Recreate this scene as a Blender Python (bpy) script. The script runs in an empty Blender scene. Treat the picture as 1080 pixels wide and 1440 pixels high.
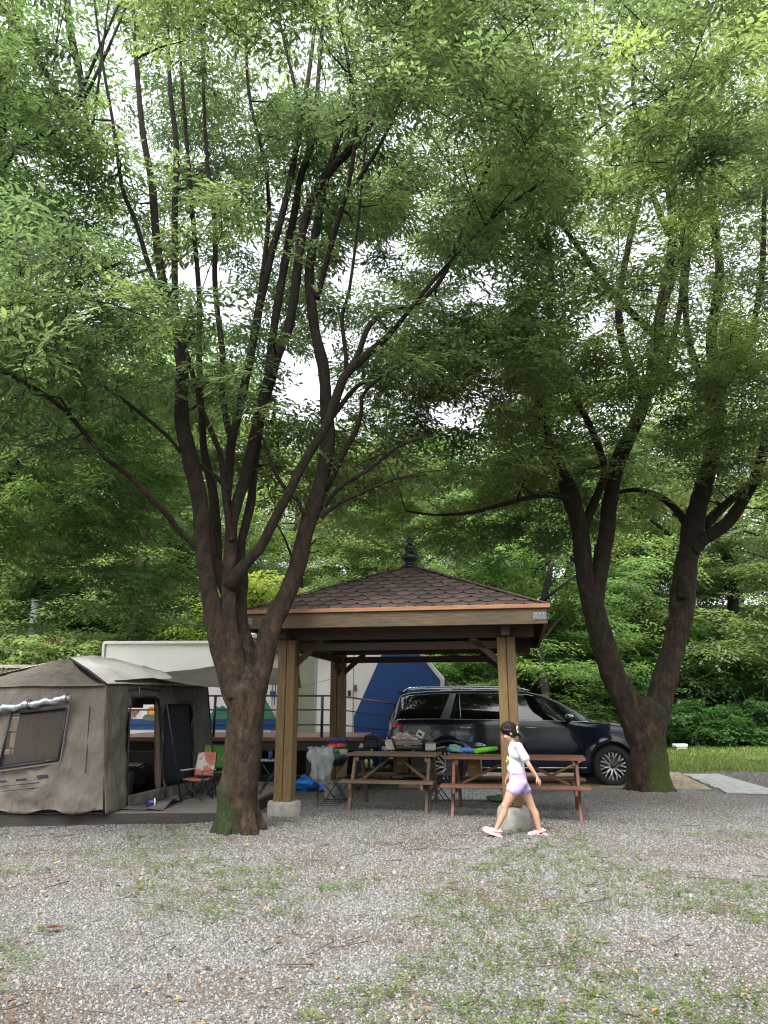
import bpy, bmesh, math, random
import numpy as np
from mathutils import Vector, Matrix, noise as mnoise
random.seed(7); RNG = np.random.default_rng(7)
scene = bpy.context.scene
COL = scene.collection
R = math.radians

# ---------------------------------------------------------------- camera
TILT = R(14.81); FPX = 1040.0; CAMH = 1.42
cd = bpy.data.cameras.new('camera'); cam = bpy.data.objects.new('camera', cd); COL.objects.link(cam)
cam.location = (0, 0, CAMH); cam.rotation_euler = (R(90) + TILT, 0, 0)
cd.sensor_fit = 'VERTICAL'; cd.sensor_height = 36; cd.sensor_width = 27; cd.lens = 36 * FPX / 1440
cd.clip_start = 0.05; cd.clip_end = 1500
scene.camera = cam

# ---------------------------------------------------------------- sky, sun, exposure
SUN_EL, SUN_AZ = 58, 205          # degrees; azimuth from +Y clockwise: behind the camera, a little left
w = bpy.data.worlds.new("World"); scene.world = w; w.use_nodes = True
nt = w.node_tree; nt.nodes.clear()
sky = nt.nodes.new('ShaderNodeTexSky'); sky.sky_type = 'NISHITA'; sky.sun_disc = False
sky.sun_elevation = R(SUN_EL); sky.sun_rotation = R(SUN_AZ); sky.air_density = 1.0; sky.dust_density = 4.0
hs = nt.nodes.new('ShaderNodeHueSaturation'); hs.inputs['Saturation'].default_value = 0.22
hs.inputs['Value'].default_value = 1.6
bg = nt.nodes.new('ShaderNodeBackground'); bg.inputs['Strength'].default_value = 0.15
out = nt.nodes.new('ShaderNodeOutputWorld')
nt.links.new(sky.outputs[0], hs.inputs['Color']); nt.links.new(hs.outputs[0], bg.inputs['Color']); nt.links.new(bg.outputs[0], out.inputs['Surface'])
sd = bpy.data.lights.new('sun', 'SUN'); sun = bpy.data.objects.new('sun', sd); COL.objects.link(sun)
sd.energy = 1.5; sd.angle = R(11); sd.color = (1, .96, .9)
sun.rotation_euler = (R(90 - SUN_EL), 0, R(180 - SUN_AZ) )
scene.view_settings.view_transform = 'Standard'; scene.view_settings.look = 'None'
scene.view_settings.gamma = 1; scene.view_settings.use_curve_mapping = False
scene.view_settings.exposure = 1.3
scene.render.engine = 'CYCLES'
cy = scene.cycles
scene.cycles.pixel_filter_type = 'BLACKMAN_HARRIS'; cy.filter_width = 1.15; cy.use_denoising = True; cy.denoiser = 'OPENIMAGEDENOISE'; cy.denoising_input_passes = 'RGB_ALBEDO_NORMAL'; cy.denoising_prefilter = 'ACCURATE'; cy.max_bounces = 7; cy.diffuse_bounces = 4; cy.glossy_bounces = 3
cy.transmission_bounces = 4; cy.transparent_max_bounces = 10; cy.caustics_reflective = False; cy.caustics_refractive = False
cy.sample_clamp_indirect = 6

# ---------------------------------------------------------------- helpers
def unp(px, py, Y):
    """point of the place seen at photo pixel (px,py) standing at ground distance Y"""
    a = (px - 540) / FPX; b = (720 - py) / FPX
    dy = math.cos(TILT) - b * math.sin(TILT); dz = math.sin(TILT) + b * math.cos(TILT)
    k = Y / dy
    return Vector((a * k, Y, CAMH + dz * k))
def gnd(px, py, z=0.0):
    a = (px - 540) / FPX; b = (720 - py) / FPX
    dy = math.cos(TILT) - b * math.sin(TILT); dz = math.sin(TILT) + b * math.cos(TILT)
    k = (z - CAMH) / dz
    return Vector((a * k, dy * k, z))
def depth_of(p): return p[1] * math.cos(TILT) + (p[2] - CAMH) * math.sin(TILT)

def tag(o, label=None, cat=None, group=None, kind=None):
    if label: o['label'] = label
    if cat: o['category'] = cat
    if group: o['group'] = group
    if kind: o['kind'] = kind
    return o
def empty(name, loc, rz=0.0, **k):
    o = bpy.data.objects.new(name, None); COL.objects.link(o)
    o.location = loc; o.rotation_euler = (0, 0, rz); o.empty_display_size = .2
    return tag(o, **k)

class MB:
    def __init__(s): s.v = []; s.f = []; s.sm = []
    def add(s, vs, fs, smooth=False):
        n = len(s.v); s.v += [tuple(p) for p in vs]; s.f += [tuple(i + n for i in f) for f in fs]; s.sm += [smooth] * len(fs); return s
    def box(s, c, d, rot=None):
        M_ = rot.to_matrix() if rot is not None and hasattr(rot, 'to_matrix') else (rot or Matrix.Identity(3))
        vs = [Vector(c) + M_ @ Vector((x * d[0] / 2, y * d[1] / 2, z * d[2] / 2)) for x in (-1, 1) for y in (-1, 1) for z in (-1, 1)]
        return s.add(vs, [(0, 1, 3, 2), (4, 6, 7, 5), (0, 4, 5, 1), (2, 3, 7, 6), (0, 2, 6, 4), (1, 5, 7, 3)])
    def beam(s, a, b, wd, h, up=(0, 0, 1)):
        a = Vector(a); b = Vector(b); x = (b - a); L = x.length; x.normalize(); u = Vector(up)
        y = u.cross(x)
        if y.length < 1e-4: y = Vector((0, 1, 0)).cross(x)
        y.normalize(); z = x.cross(y)
        m = Matrix((x, y, z)).transposed()
        return s.box((a + b) / 2, (L, wd, h), m)
    def tube(s, path, rad, n=8, cap=True, smooth=True):
        P = [Vector(p) for p in path]
        if not hasattr(rad, '__len__'): rad = [rad] * len(P)
        vs = []; prev = None
        for i, p in enumerate(P):
            t = (P[min(i + 1, len(P) - 1)] - P[max(i - 1, 0)]).normalized()
            if prev is None:
                a = Vector((0, 0, 1)) if abs(t.z) < .9 else Vector((1, 0, 0))
                u = t.cross(a).normalized()
            else:
                u = (prev - t * prev.dot(t))
                u = u.normalized() if u.length > 1e-6 else t.orthogonal().normalized()
            prev = u; v = t.cross(u)
            vs += [p + (u * math.cos(2 * math.pi * k / n) + v * math.sin(2 * math.pi * k / n)) * rad[i] for k in range(n)]
        fs = [(i * n + k, i * n + (k + 1) % n, (i + 1) * n + (k + 1) % n, (i + 1) * n + k) for i in range(len(P) - 1) for k in range(n)]
        s.add(vs, fs, smooth)
        if cap:
            m = len(s.v) - len(vs)
            s.f += [tuple(m + k for k in range(n))[::-1], tuple(m + (len(P) - 1) * n + k for k in range(n))]; s.sm += [False, False]
        return s
    def lathe(s, prof, n=24, c=(0, 0, 0), axis='z', smooth=True):
        vs = []
        for r, z in prof:
            for k in range(n):
                a = 2 * math.pi * k / n
                q = {'z': (r * math.cos(a), r * math.sin(a), z), 'y': (r * math.cos(a), z, r * math.sin(a)), 'x': (z, r * math.cos(a), r * math.sin(a))}[axis]
                vs.append((q[0] + c[0], q[1] + c[1], q[2] + c[2]))
        fs = [(i * n + k, i * n + (k + 1) % n, (i + 1) * n + (k + 1) % n, (i + 1) * n + k) for i in range(len(prof) - 1) for k in range(n)]
        return s.add(vs, fs, smooth)
    def prism(s, poly, d):
        """poly: list of 3D points (planar), extruded by vector d"""
        P = [Vector(p) for p in poly]; n = len(P); d = Vector(d)
        vs = P + [p + d for p in P]
        return s.add(vs, [tuple(range(n))[::-1], tuple(range(n, 2 * n))] + [(i, (i + 1) % n, n + (i + 1) % n, n + i) for i in range(n)])
    def ball(s, c, r, seg=12, ring=8, M_=None):
        r = r if hasattr(r, '__len__') else (r, r, r)
        vs = []; fs = []
        for i in range(ring + 1):
            th = math.pi * i / ring
            for k in range(seg):
                ph = 2 * math.pi * k / seg
                q = Vector((r[0] * math.sin(th) * math.cos(ph), r[1] * math.sin(th) * math.sin(ph), r[2] * math.cos(th)))
                if M_ is not None: q = M_ @ q
                vs.append(Vector(c) + q)
        for i in range(ring):
            for k in range(seg):
                fs.append((i * seg + k, (i + 1) * seg + k, (i + 1) * seg + (k + 1) % seg, i * seg + (k + 1) % seg))
        return s.add(vs, fs, True)
    def cone(s, a, b, ra, rb, n=14):
        """tapered limb with round ends"""
        a = Vector(a); b = Vector(b); s.ball(a, ra, n, 8); s.ball(b, rb, n, 8)
        return s.tube([a, b], [ra, rb], n)
    def mesh(s, name, mat, bevel=0, merge=True):
        me = bpy.data.meshes.new(name); me.from_pydata(s.v, [], s.f)
        me.polygons.foreach_set('use_smooth', s.sm)
        bm = bmesh.new(); bm.from_mesh(me)
        if merge: bmesh.ops.remove_doubles(bm, verts=bm.verts, dist=1e-5)
        bmesh.ops.recalc_face_normals(bm, faces=bm.faces)
        if bevel:
            bmesh.ops.bevel(bm, geom=[e for e in bm.edges if len(e.link_faces) == 2 and e.calc_face_angle(0) > .6], offset=bevel, segments=1, affect='EDGES', profile=.5)
        bm.to_mesh(me); bm.free()
        if mat: me.materials.append(mat)
        return me
    def build(s, name, mat, parent=None, bevel=0, loc=None, **k):
        o = bpy.data.objects.new(name, s.mesh(name, mat, bevel)); COL.objects.link(o)
        if parent: o.parent = parent
        if loc is not None: o.location = loc
        return tag(o, **k)
def part(name, me, parent, M4=None, **k):
    o = bpy.data.objects.new(name, me); COL.objects.link(o); o.parent = parent
    if M4 is not None: o.matrix_basis = M4
    return tag(o, **k)
def frame(a, b, up=(0, 0, 1)):
    a = Vector(a); b = Vector(b); x = (b - a).normalized(); y = Vector(up).cross(x)
    if y.length < 1e-4: y = Vector((0, 1, 0)).cross(x)
    y.normalize(); z = x.cross(y)
    m = Matrix((x, y, z)).transposed().to_4x4(); m.translation = (a + b) / 2
    return m
def plank(name, a, b, wd, h, mat, parent, up=(0, 0, 1), bevel=.004, **k):
    """timber from a to b, its grain along the local X axis"""
    L = (Vector(b) - Vector(a)).length
    return part(name, MB().box((0, 0, 0), (L, wd, h)).mesh(name, mat, bevel), parent, frame(a, b, up), **k)
def copy_tree(o, parent=None):
    c = o.copy(); COL.objects.link(c); c.parent = parent
    for ch in [x for x in bpy.data.objects if x.parent == o]: copy_tree(ch, c)
    return c
def fast_mesh(name, V, quads, mat, parent=None, tint=None, tris=None, smooth=False, **k):
    """numpy arrays -> mesh object"""
    me = bpy.data.meshes.new(name)
    F = quads if tris is None else tris
    k_ = F.shape[1]
    me.vertices.add(len(V)); me.vertices.foreach_set('co', V.astype(np.float32).ravel())
    me.loops.add(F.size); me.loops.foreach_set('vertex_index', F.astype(np.int32).ravel())
    me.polygons.add(len(F)); me.polygons.foreach_set('loop_start', np.arange(0, F.size, k_, dtype=np.int32))
    if smooth: me.polygons.foreach_set('use_smooth', np.ones(len(F), bool))
    me.update(calc_edges=True)
    if tint is not None:
        at = me.attributes.new('tint', 'FLOAT', 'POINT'); at.data.foreach_set('value', tint.astype(np.float32))
    me.materials.append(mat)
    o = bpy.data.objects.new(name, me); COL.objects.link(o)
    if parent: o.parent = parent
    return tag(o, **k)

# ---------------------------------------------------------------- materials
def nodes(name):
    m = bpy.data.materials.new(name); m.use_nodes = True; n = m.node_tree
    return m, n, n.nodes['Principled BSDF'], n.nodes['Material Output']
def mat(name, col, col2=None, rough=.7, scale=6, stretch=(1, 1, 1), bump=0, bscale=None, metal=0, spec=.5, detail=5,
        lo=.35, hi=.65, rnd=0, coat=0, dirt=None, dirt_scale=1.5, dirt_amt=.5, sheen=0, bstretch=None, rough2=None):
    m, n, b, o = nodes(name); L = n.links
    b.inputs['Roughness'].default_value = rough; b.inputs['Metallic'].default_value = metal
    b.inputs['Specular IOR Level'].default_value = spec; b.inputs['Coat Weight'].default_value = coat
    b.inputs['Coat Roughness'].default_value = .04
    if sheen: b.inputs['Sheen Weight'].default_value = sheen
    tc = n.nodes.new('ShaderNodeTexCoord'); mp = n.nodes.new('ShaderNodeMapping'); mp.inputs['Scale'].default_value = stretch
    L.new(tc.outputs['Object'], mp.inputs['Vector'])
    vec = mp.outputs[0]
    if rnd:
        oi = n.nodes.new('ShaderNodeObjectInfo'); va = n.nodes.new('ShaderNodeVectorMath'); va.operation = 'MULTIPLY_ADD'
        L.new(oi.outputs['Random'], va.inputs[0]); va.inputs[1].default_value = (37, 21, 53); L.new(vec, va.inputs[2]); vec = va.outputs[0]
    nz = n.nodes.new('ShaderNodeTexNoise'); nz.inputs['Scale'].default_value = scale; nz.inputs['Detail'].default_value = detail
    nz.inputs['Roughness'].default_value = .6; L.new(vec, nz.inputs['Vector'])
    if col2 is None: col2 = tuple(c * .78 for c in col)
    mr = n.nodes.new('ShaderNodeMapRange'); mr.inputs[1].default_value = lo; mr.inputs[2].default_value = hi; L.new(nz.outputs[0], mr.inputs[0])
    mx = n.nodes.new('ShaderNodeMix'); mx.data_type = 'RGBA'; mx.inputs[6].default_value = (*col, 1); mx.inputs[7].default_value = (*col2, 1)
    L.new(mr.outputs[0], mx.inputs[0]); c = mx.outputs[2]
    if dirt:
        n2 = n.nodes.new('ShaderNodeTexNoise'); n2.inputs['Scale'].default_value = dirt_scale; n2.inputs['Detail'].default_value = 8; L.new(tc.outputs['Object'], n2.inputs['Vector'])
        r2 = n.nodes.new('ShaderNodeMapRange'); r2.inputs[1].default_value = .48; r2.inputs[2].default_value = .72; r2.inputs[4].default_value = dirt_amt; L.new(n2.outputs[0], r2.inputs[0])
        m2 = n.nodes.new('ShaderNodeMix'); m2.data_type = 'RGBA'; L.new(r2.outputs[0], m2.inputs[0]); L.new(c, m2.inputs[6]); m2.inputs[7].default_value = (*dirt, 1); c = m2.outputs[2]
    if rnd:
        hv = n.nodes.new('ShaderNodeHueSaturation'); r3 = n.nodes.new('ShaderNodeMapRange'); r3.inputs[3].default_value = 1 - rnd; r3.inputs[4].default_value = 1 + rnd
        L.new(oi.outputs['Random'], r3.inputs[0]); L.new(r3.outputs[0], hv.inputs['Value']); L.new(c, hv.inputs['Color']); c = hv.outputs[0]
    L.new(c, b.inputs['Base Color'])
    if rough2 is not None:
        rr = n.nodes.new('ShaderNodeMapRange'); rr.inputs[3].default_value = rough; rr.inputs[4].default_value = rough2; L.new(nz.outputs[0], rr.inputs[0]); L.new(rr.outputs[0], b.inputs['Roughness'])
    if bump:
        nb = nz
        if bscale:
            nb = n.nodes.new('ShaderNodeTexNoise'); nb.inputs['Scale'].default_value = bscale; nb.inputs['Detail'].default_value = 6
            if bstretch:
                mb = n.nodes.new('ShaderNodeMapping'); mb.inputs['Scale'].default_value = bstretch; L.new(tc.outputs['Object'], mb.inputs['Vector']); L.new(mb.outputs[0], nb.inputs['Vector'])
            else: L.new(vec, nb.inputs['Vector'])
        bp = n.nodes.new('ShaderNodeBump'); bp.inputs['Strength'].default_value = 1; bp.inputs['Distance'].default_value = bump
        L.new(nb.outputs[0], bp.inputs['Height']); L.new(bp.outputs[0], b.inputs['Normal'])
    return m
def leaf_mat(name, cols, trans=.55, rough=.42, tcol=3.1):
    m, n, b, o = nodes(name); L = n.links
    at = n.nodes.new('ShaderNodeAttribute'); at.attribute_name = 'tint'
    cr = n.nodes.new('ShaderNodeValToRGB'); e = cr.color_ramp.elements
    while len(e) < len(cols): e.new(.5)
    for i, c in enumerate(cols): e[i].position = i / (len(cols) - 1); e[i].color = (*c, 1)
    L.new(at.outputs['Fac'], cr.inputs[0])
    b.inputs['Roughness'].default_value = rough; b.inputs['Specular IOR Level'].default_value = .45; L.new(cr.outputs[0], b.inputs['Base Color'])
    tr = n.nodes.new('ShaderNodeBsdfTranslucent')
    mu = n.nodes.new('ShaderNodeMix'); mu.data_type = 'RGBA'; mu.blend_type = 'MULTIPLY'; mu.inputs[0].default_value = 1
    L.new(cr.outputs[0], mu.inputs[6]); mu.inputs[7].default_value = (tcol * 1.12, tcol * 1.1, tcol * .9, 1); L.new(mu.outputs[2], tr.inputs[0])
    mx = n.nodes.new('ShaderNodeMixShader'); mx.inputs[0].default_value = trans
    L.new(b.outputs[0], mx.inputs[1]); L.new(tr.outputs[0], mx.inputs[2]); L.new(mx.outputs[0], o.inputs['Surface'])
    return m
def bark_mat(name, c1, c2, c3, moss=None, mossz=(.1, .9), spots=True):
    m, n, b, o = nodes(name); L = n.links; b.inputs['Roughness'].default_value = .85; b.inputs['Specular IOR Level'].default_value = .3
    tc = n.nodes.new('ShaderNodeTexCoord')
    def nz(s, d=6, st=(1, 1, 1)):
        mp = n.nodes.new('ShaderNodeMapping'); mp.inputs['Scale'].default_value = st; L.new(tc.outputs['Object'], mp.inputs[0])
        q = n.nodes.new('ShaderNodeTexNoise'); q.inputs['Scale'].default_value = s; q.inputs['Detail'].default_value = d; q.inputs['Roughness'].default_value = .65; L.new(mp.outputs[0], q.inputs['Vector']); return q.outputs[0]
    def mr(x, a, c, lo=0, hi=1):
        q = n.nodes.new('ShaderNodeMapRange'); q.inputs[1].default_value = a; q.inputs[2].default_value = c; q.inputs[3].default_value = lo; q.inputs[4].default_value = hi; L.new(x, q.inputs[0]); return q.outputs[0]
    def mix(f, a, c):
        q = n.nodes.new('ShaderNodeMix'); q.data_type = 'RGBA'; L.new(f, q.inputs[0])
        for s, v in ((6, a), (7, c)):
            if isinstance(v, tuple): q.inputs[s].default_value = (*v, 1)
            else: L.new(v, q.inputs[s])
        return q.outputs[2]
    col = mix(mr(nz(9, 8, (1.6, 1.6, .7)), .38, .62), c1, c2)
    col = mix(mr(nz(6, 7, (1.4, 1.4, .6)), .54, .66), col, c3)
    # lenticels: small pale horizontal flecks
    vo = n.nodes.new('ShaderNodeTexVoronoi'); mp = n.nodes.new('ShaderNodeMapping'); mp.inputs['Scale'].default_value = (13, 13, 26); L.new(tc.outputs['Object'], mp.inputs[0]); L.new(mp.outputs[0], vo.inputs['Vector'])
    fl = mr(vo.outputs['Distance'], .1, .22, 1, 0)
    gate = mr(nz(5, 3), .5, .6)
    mm = n.nodes.new('ShaderNodeMath'); mm.operation = 'MULTIPLY'; L.new(fl, mm.inputs[0]); L.new(gate, mm.inputs[1])
    if spots: col = mix(mm.outputs[0], col, (.17, .13, .09))
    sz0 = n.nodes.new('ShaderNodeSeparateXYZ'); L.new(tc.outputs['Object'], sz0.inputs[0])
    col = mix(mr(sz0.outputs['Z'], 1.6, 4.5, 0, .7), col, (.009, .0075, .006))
    if moss:
        sx = n.nodes.new('ShaderNodeSeparateXYZ'); L.new(tc.outputs['Object'], sx.inputs[0])
        hz = mr(sx.outputs['Z'], mossz[0], mossz[1], 1, 0)
        sd_ = mr(sx.outputs['X'], mossz[2] - .12, mossz[2] + .12, *( (1, 0) if mossz[3] < 0 else (0, 1)))
        m1 = n.nodes.new('ShaderNodeMath'); m1.operation = 'MULTIPLY'; L.new(hz, m1.inputs[0]); L.new(sd_, m1.inputs[1])
        m2 = n.nodes.new('ShaderNodeMath'); m2.operation = 'MULTIPLY'; L.new(m1.outputs[0], m2.inputs[0]); L.new(mr(nz(11, 10), .34, .6, .6, 2.2), m2.inputs[1])
        col = mix(mr(m2.outputs[0], .3, 1.0, 0, .85), col, mix(nz(40, 5), moss, tuple(c * .45 for c in moss)))
    L.new(col, b.inputs['Base Color'])
    bp = n.nodes.new('ShaderNodeBump'); bp.inputs['Distance'].default_value = .06
    ad = n.nodes.new('ShaderNodeMath'); ad.operation = 'MULTIPLY_ADD'; L.new(fl, ad.inputs[0]); ad.inputs[1].default_value = .25; L.new(nz(16, 9, (1.5, 1.5, .6)), ad.inputs[2])
    L.new(ad.outputs[0], bp.inputs['Height']); L.new(bp.outputs[0], b.inputs['Normal'])
    return m

BARK_L = bark_mat('bark_left', (.062, .038, .022), (.018, .013, .009), (.1, .06, .036), moss=(.03, .065, .014), mossz=(.15, .85, -.02, -1))
BARK_R = bark_mat('bark_right', (.06, .039, .024), (.018, .014, .01), (.098, .064, .04), moss=(.065, .11, .02), mossz=(.1, 1.3, -.1, 1))
BARK_F = bark_mat('bark_forest', (.06, .05, .04), (.03, .025, .02), (.08, .07, .05), spots=False)
LEAF_NEAR = leaf_mat('leaf_near', [(.035, .055, .028), (.052, .08, .036), (.074, .107, .044), (.108, .146, .052)])
LEAF_R = leaf_mat('leaf_right', [(.042, .064, .029), (.062, .091, .036), (.088, .122, .043), (.128, .163, .05)])
LEAF_DARK = leaf_mat('leaf_dark', [(.032, .064, .024), (.05, .092, .03), (.07, .12, .036), (.105, .16, .045)])
LEAF_FAR = leaf_mat('leaf_far', [(.055, .088, .036), (.082, .125, .046), (.115, .16, .056), (.155, .2, .065)], trans=.4)
LEAF_YEL = leaf_mat('leaf_yellow', [(.08, .125, .022), (.11, .155, .028), (.14, .185, .034), (.18, .21, .042)], trans=.4)
LEAF_BUSH = leaf_mat('leaf_bush', [(.022, .06, .018), (.035, .08, .022), (.045, .1, .026), (.07, .13, .03)], trans=.3)
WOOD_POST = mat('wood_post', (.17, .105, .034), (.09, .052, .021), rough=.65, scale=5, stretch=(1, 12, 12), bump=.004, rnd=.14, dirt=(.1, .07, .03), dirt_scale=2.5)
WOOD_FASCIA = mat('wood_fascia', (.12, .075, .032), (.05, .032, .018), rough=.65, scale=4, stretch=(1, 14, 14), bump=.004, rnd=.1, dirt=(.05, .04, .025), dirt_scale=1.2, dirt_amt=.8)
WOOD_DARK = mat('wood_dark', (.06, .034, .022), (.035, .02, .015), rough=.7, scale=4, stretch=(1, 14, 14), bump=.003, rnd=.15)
WOOD_TRIM = mat('wood_trim', (.36, .17, .08), (.24, .11, .055), rough=.5, scale=4, stretch=(1, 10, 10))
WOOD_TBL = mat('wood_table_grey', (.2, .13, .085), (.12, .078, .052), rough=.75, scale=5, stretch=(1, 14, 14), bump=.003, rnd=.15, dirt=(.09, .07, .05))
WOOD_TBR = mat('wood_table_red', (.2, .085, .05), (.12, .05, .033), rough=.6, scale=5, stretch=(1, 14, 14), bump=.003, rnd=.14)
WOOD_DECK = mat('wood_deck_grey', (.2, .18, .165), (.12, .105, .095), rough=.55, scale=5, stretch=(1, 12, 12), bump=.003, rnd=.15, dirt=(.07, .06, .05))
WOOD_EDGE = mat('deck_edge_dark', (.045, .036, .032), (.025, .02, .018), rough=.7, scale=4, stretch=(1, 10, 10), bump=.003)
DECK_RED = mat('deck_red', (.2, .1, .07), (.13, .065, .05), rough=.5, scale=6, stretch=(1, 10, 10), rnd=.1)
CONC = mat('concrete', (.33, .32, .29), (.22, .22, .2), rough=.9, scale=14, bump=.008, bscale=60, dirt=(.15, .14, .11), dirt_scale=4)
STONE = mat('granite', (.34, .33, .29), (.24, .24, .22), rough=.85, scale=60, bump=.004, rnd=.2, dirt=(.1, .11, .07), dirt_scale=3)
METAL_D = mat('metal_dark', (.02, .022, .028), rough=.35, spec=.5)
METAL_NAVY = mat('metal_navy', (.02, .03, .07), rough=.4)
STEEL = mat('steel', (.5, .5, .5), rough=.3, metal=1)
GALV = mat('galvanised', (.2, .21, .2), (.12, .13, .12), rough=.45, metal=.7, scale=30)
def plain(name, c, rough=.5, **k): return mat(name, c, tuple(x * .9 for x in c), rough=rough, **k)
def glassy(name, c, alpha=.5, rough=.05, **k):
    m, n, b, o = nodes(name); b.inputs['Base Color'].default_value = (*c, 1); b.inputs['Roughness'].default_value = rough
    t = n.nodes.new('ShaderNodeBsdfTransparent'); mx = n.nodes.new('ShaderNodeMixShader'); mx.inputs[0].default_value = alpha
    n.links.new(t.outputs[0], mx.inputs[1]); n.links.new(b.outputs[0], mx.inputs[2]); n.links.new(mx.outputs[0], o.inputs['Surface'])
    if 'tint' in k: t.inputs[0].default_value = (*k['tint'], 1)
    return m
def nval(p, s=1.0): return mnoise.noise(Vector(p) * s)
# ================================================================ GROUND
WALL_Y = 20.0
def hz(x, y):
    h = 0.0
    # slow dips so the gravel is not a table
    h += .03 * nval((x * .5, y * .5, 0)) * min(1, max(0, (abs(x) + y) / 6))
    for tx, ty, a, s in ((-1.63, 8.95, .09, .55), (4.34, 12.8, .14, .7), (-1.27, 10.06, .11, .5)):
        h += a * math.exp(-((x - tx) ** 2 + (y - ty) ** 2) / (2 * s * s))
    # terrace behind the stone wall on the left
    if y > WALL_Y + .2 and x < -6.4:
        h += 2.45 * min(1, max(0, (-6.4 - x) / .6)) if y < WALL_Y + 6 else 2.45
    if y > 24:
        k = max(0, y - (29 if x > 3 else 25)); h += 15 * (1 - math.exp(-k / 32)) * (1 if x > -6.4 else 1)
    if y <= 24: pass
    elif x >= -6.4: pass
    return h
def axis(a, b, dense, k):
    out = [a]
    while out[-1] < b:
        v = out[-1]; d = k if dense[0] <= v <= dense[1] else k * min(14, 1 + min(abs(v - dense[0]), abs(v - dense[1])) * .5)
        out.append(v + d)
    return out
xs = axis(-150, 150, (-8, 8), .2); ys = axis(-40, 220, (2, 17), .2)
gv = np.array([(x, y, hz(x, y)) for y in ys for x in xs]); nx = len(xs)
ii, jj = np.meshgrid(np.arange(nx - 1), np.arange(len(ys) - 1)); q0 = (jj * nx + ii).ravel()
gq = np.stack([q0, q0 + 1, q0 + nx + 1, q0 + nx], 1)
def ground_material():
    m, n, b, o = nodes('gravel_ground'); L = n.links; b.inputs['Roughness'].default_value = .85; b.inputs['Specular IOR Level'].default_value = .3
    g = n.nodes.new('ShaderNodeNewGeometry')
    def nz(s, d=4, r=.6):
        q = n.nodes.new('ShaderNodeTexNoise'); q.inputs['Scale'].default_value = s; q.inputs['Detail'].default_value = d; q.inputs['Roughness'].default_value = r; L.new(g.outputs['Position'], q.inputs['Vector']); return q.outputs[0]
    def mr(x, a, c, lo=0, hi=1):
        q = n.nodes.new('ShaderNodeMapRange'); q.inputs[1].default_value = a; q.inputs[2].default_value = c; q.inputs[3].default_value = lo; q.inputs[4].default_value = hi; L.new(x, q.inputs[0]); return q.outputs[0]
    def mix(f, a, c):
        q = n.nodes.new('ShaderNodeMix'); q.data_type = 'RGBA'; L.new(f, q.inputs[0])
        for s, v in ((6, a), (7, c)):
            if isinstance(v, tuple): q.inputs[s].default_value = (*v, 1)
            else: L.new(v, q.inputs[s])
        return q.outputs[2]
    def mth(op, a, c):
        q = n.nodes.new('ShaderNodeMath'); q.operation = op
        for s, v in ((0, a), (1, c)):
            if isinstance(v, (int, float)): q.inputs[s].default_value = v
            else: L.new(v, q.inputs[s])
        return q.outputs[0]
    vo = n.nodes.new('ShaderNodeTexVoronoi'); vo.inputs['Scale'].default_value = 58; L.new(g.outputs['Position'], vo.inputs['Vector'])
    sep = n.nodes.new('ShaderNodeSeparateColor'); L.new(vo.outputs['Color'], sep.inputs[0])
    stone = mix(mr(sep.outputs[0], 0, 1), (.13, .127, .122), (.32, .315, .305))
    stone = mix(mr(vo.outputs['Distance'], .0, .55, 0, .5), stone, (.06, .05, .045))
    soil = mix(nz(30, 8), (.07, .05, .034), (.17, .13, .092))
    sx = n.nodes.new('ShaderNodeSeparateXYZ'); L.new(g.outputs['Position'], sx.inputs[0])
    soilm = mr(nz(.9, 9, .7), .44, .62)
    col = mix(mth('MULTIPLY', soilm, .75), stone, soil)
    grass = mix(nz(14, 8), (.05, .085, .02), (.12, .16, .04))
    gm = mth('MULTIPLY', mr(mth('ADD', sx.outputs['Y'], mth('MULTIPLY', mr(nz(.35, 6), .3, .7, -1, 1), 3.0)), 17.5, 19), 1.0)
    gm = mth('MULTIPLY', gm, mr(nz(1.3, 8), .3, .5, .45, 1))
    col = mix(gm, col, grass)
    wood = mix(nz(3, 9), (.018, .026, .01), (.05, .05, .026))
    col = mix(mr(sx.outputs['Y'], 27.5, 30), col, wood)
    L.new(col, b.inputs['Base Color'])
    bp = n.nodes.new('ShaderNodeBump'); bp.inputs['Distance'].default_value = .02; L.new(mth('SUBTRACT', nz(60, 6), vo.outputs['Distance']), bp.inputs['Height']); L.new(bp.outputs[0], b.inputs['Normal'])
    return m
ground = fast_mesh('ground', gv, gq, ground_material(), smooth=True, label='grey gravel and soil ground with weeds rising to a wooded hill', kind='structure')

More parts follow.
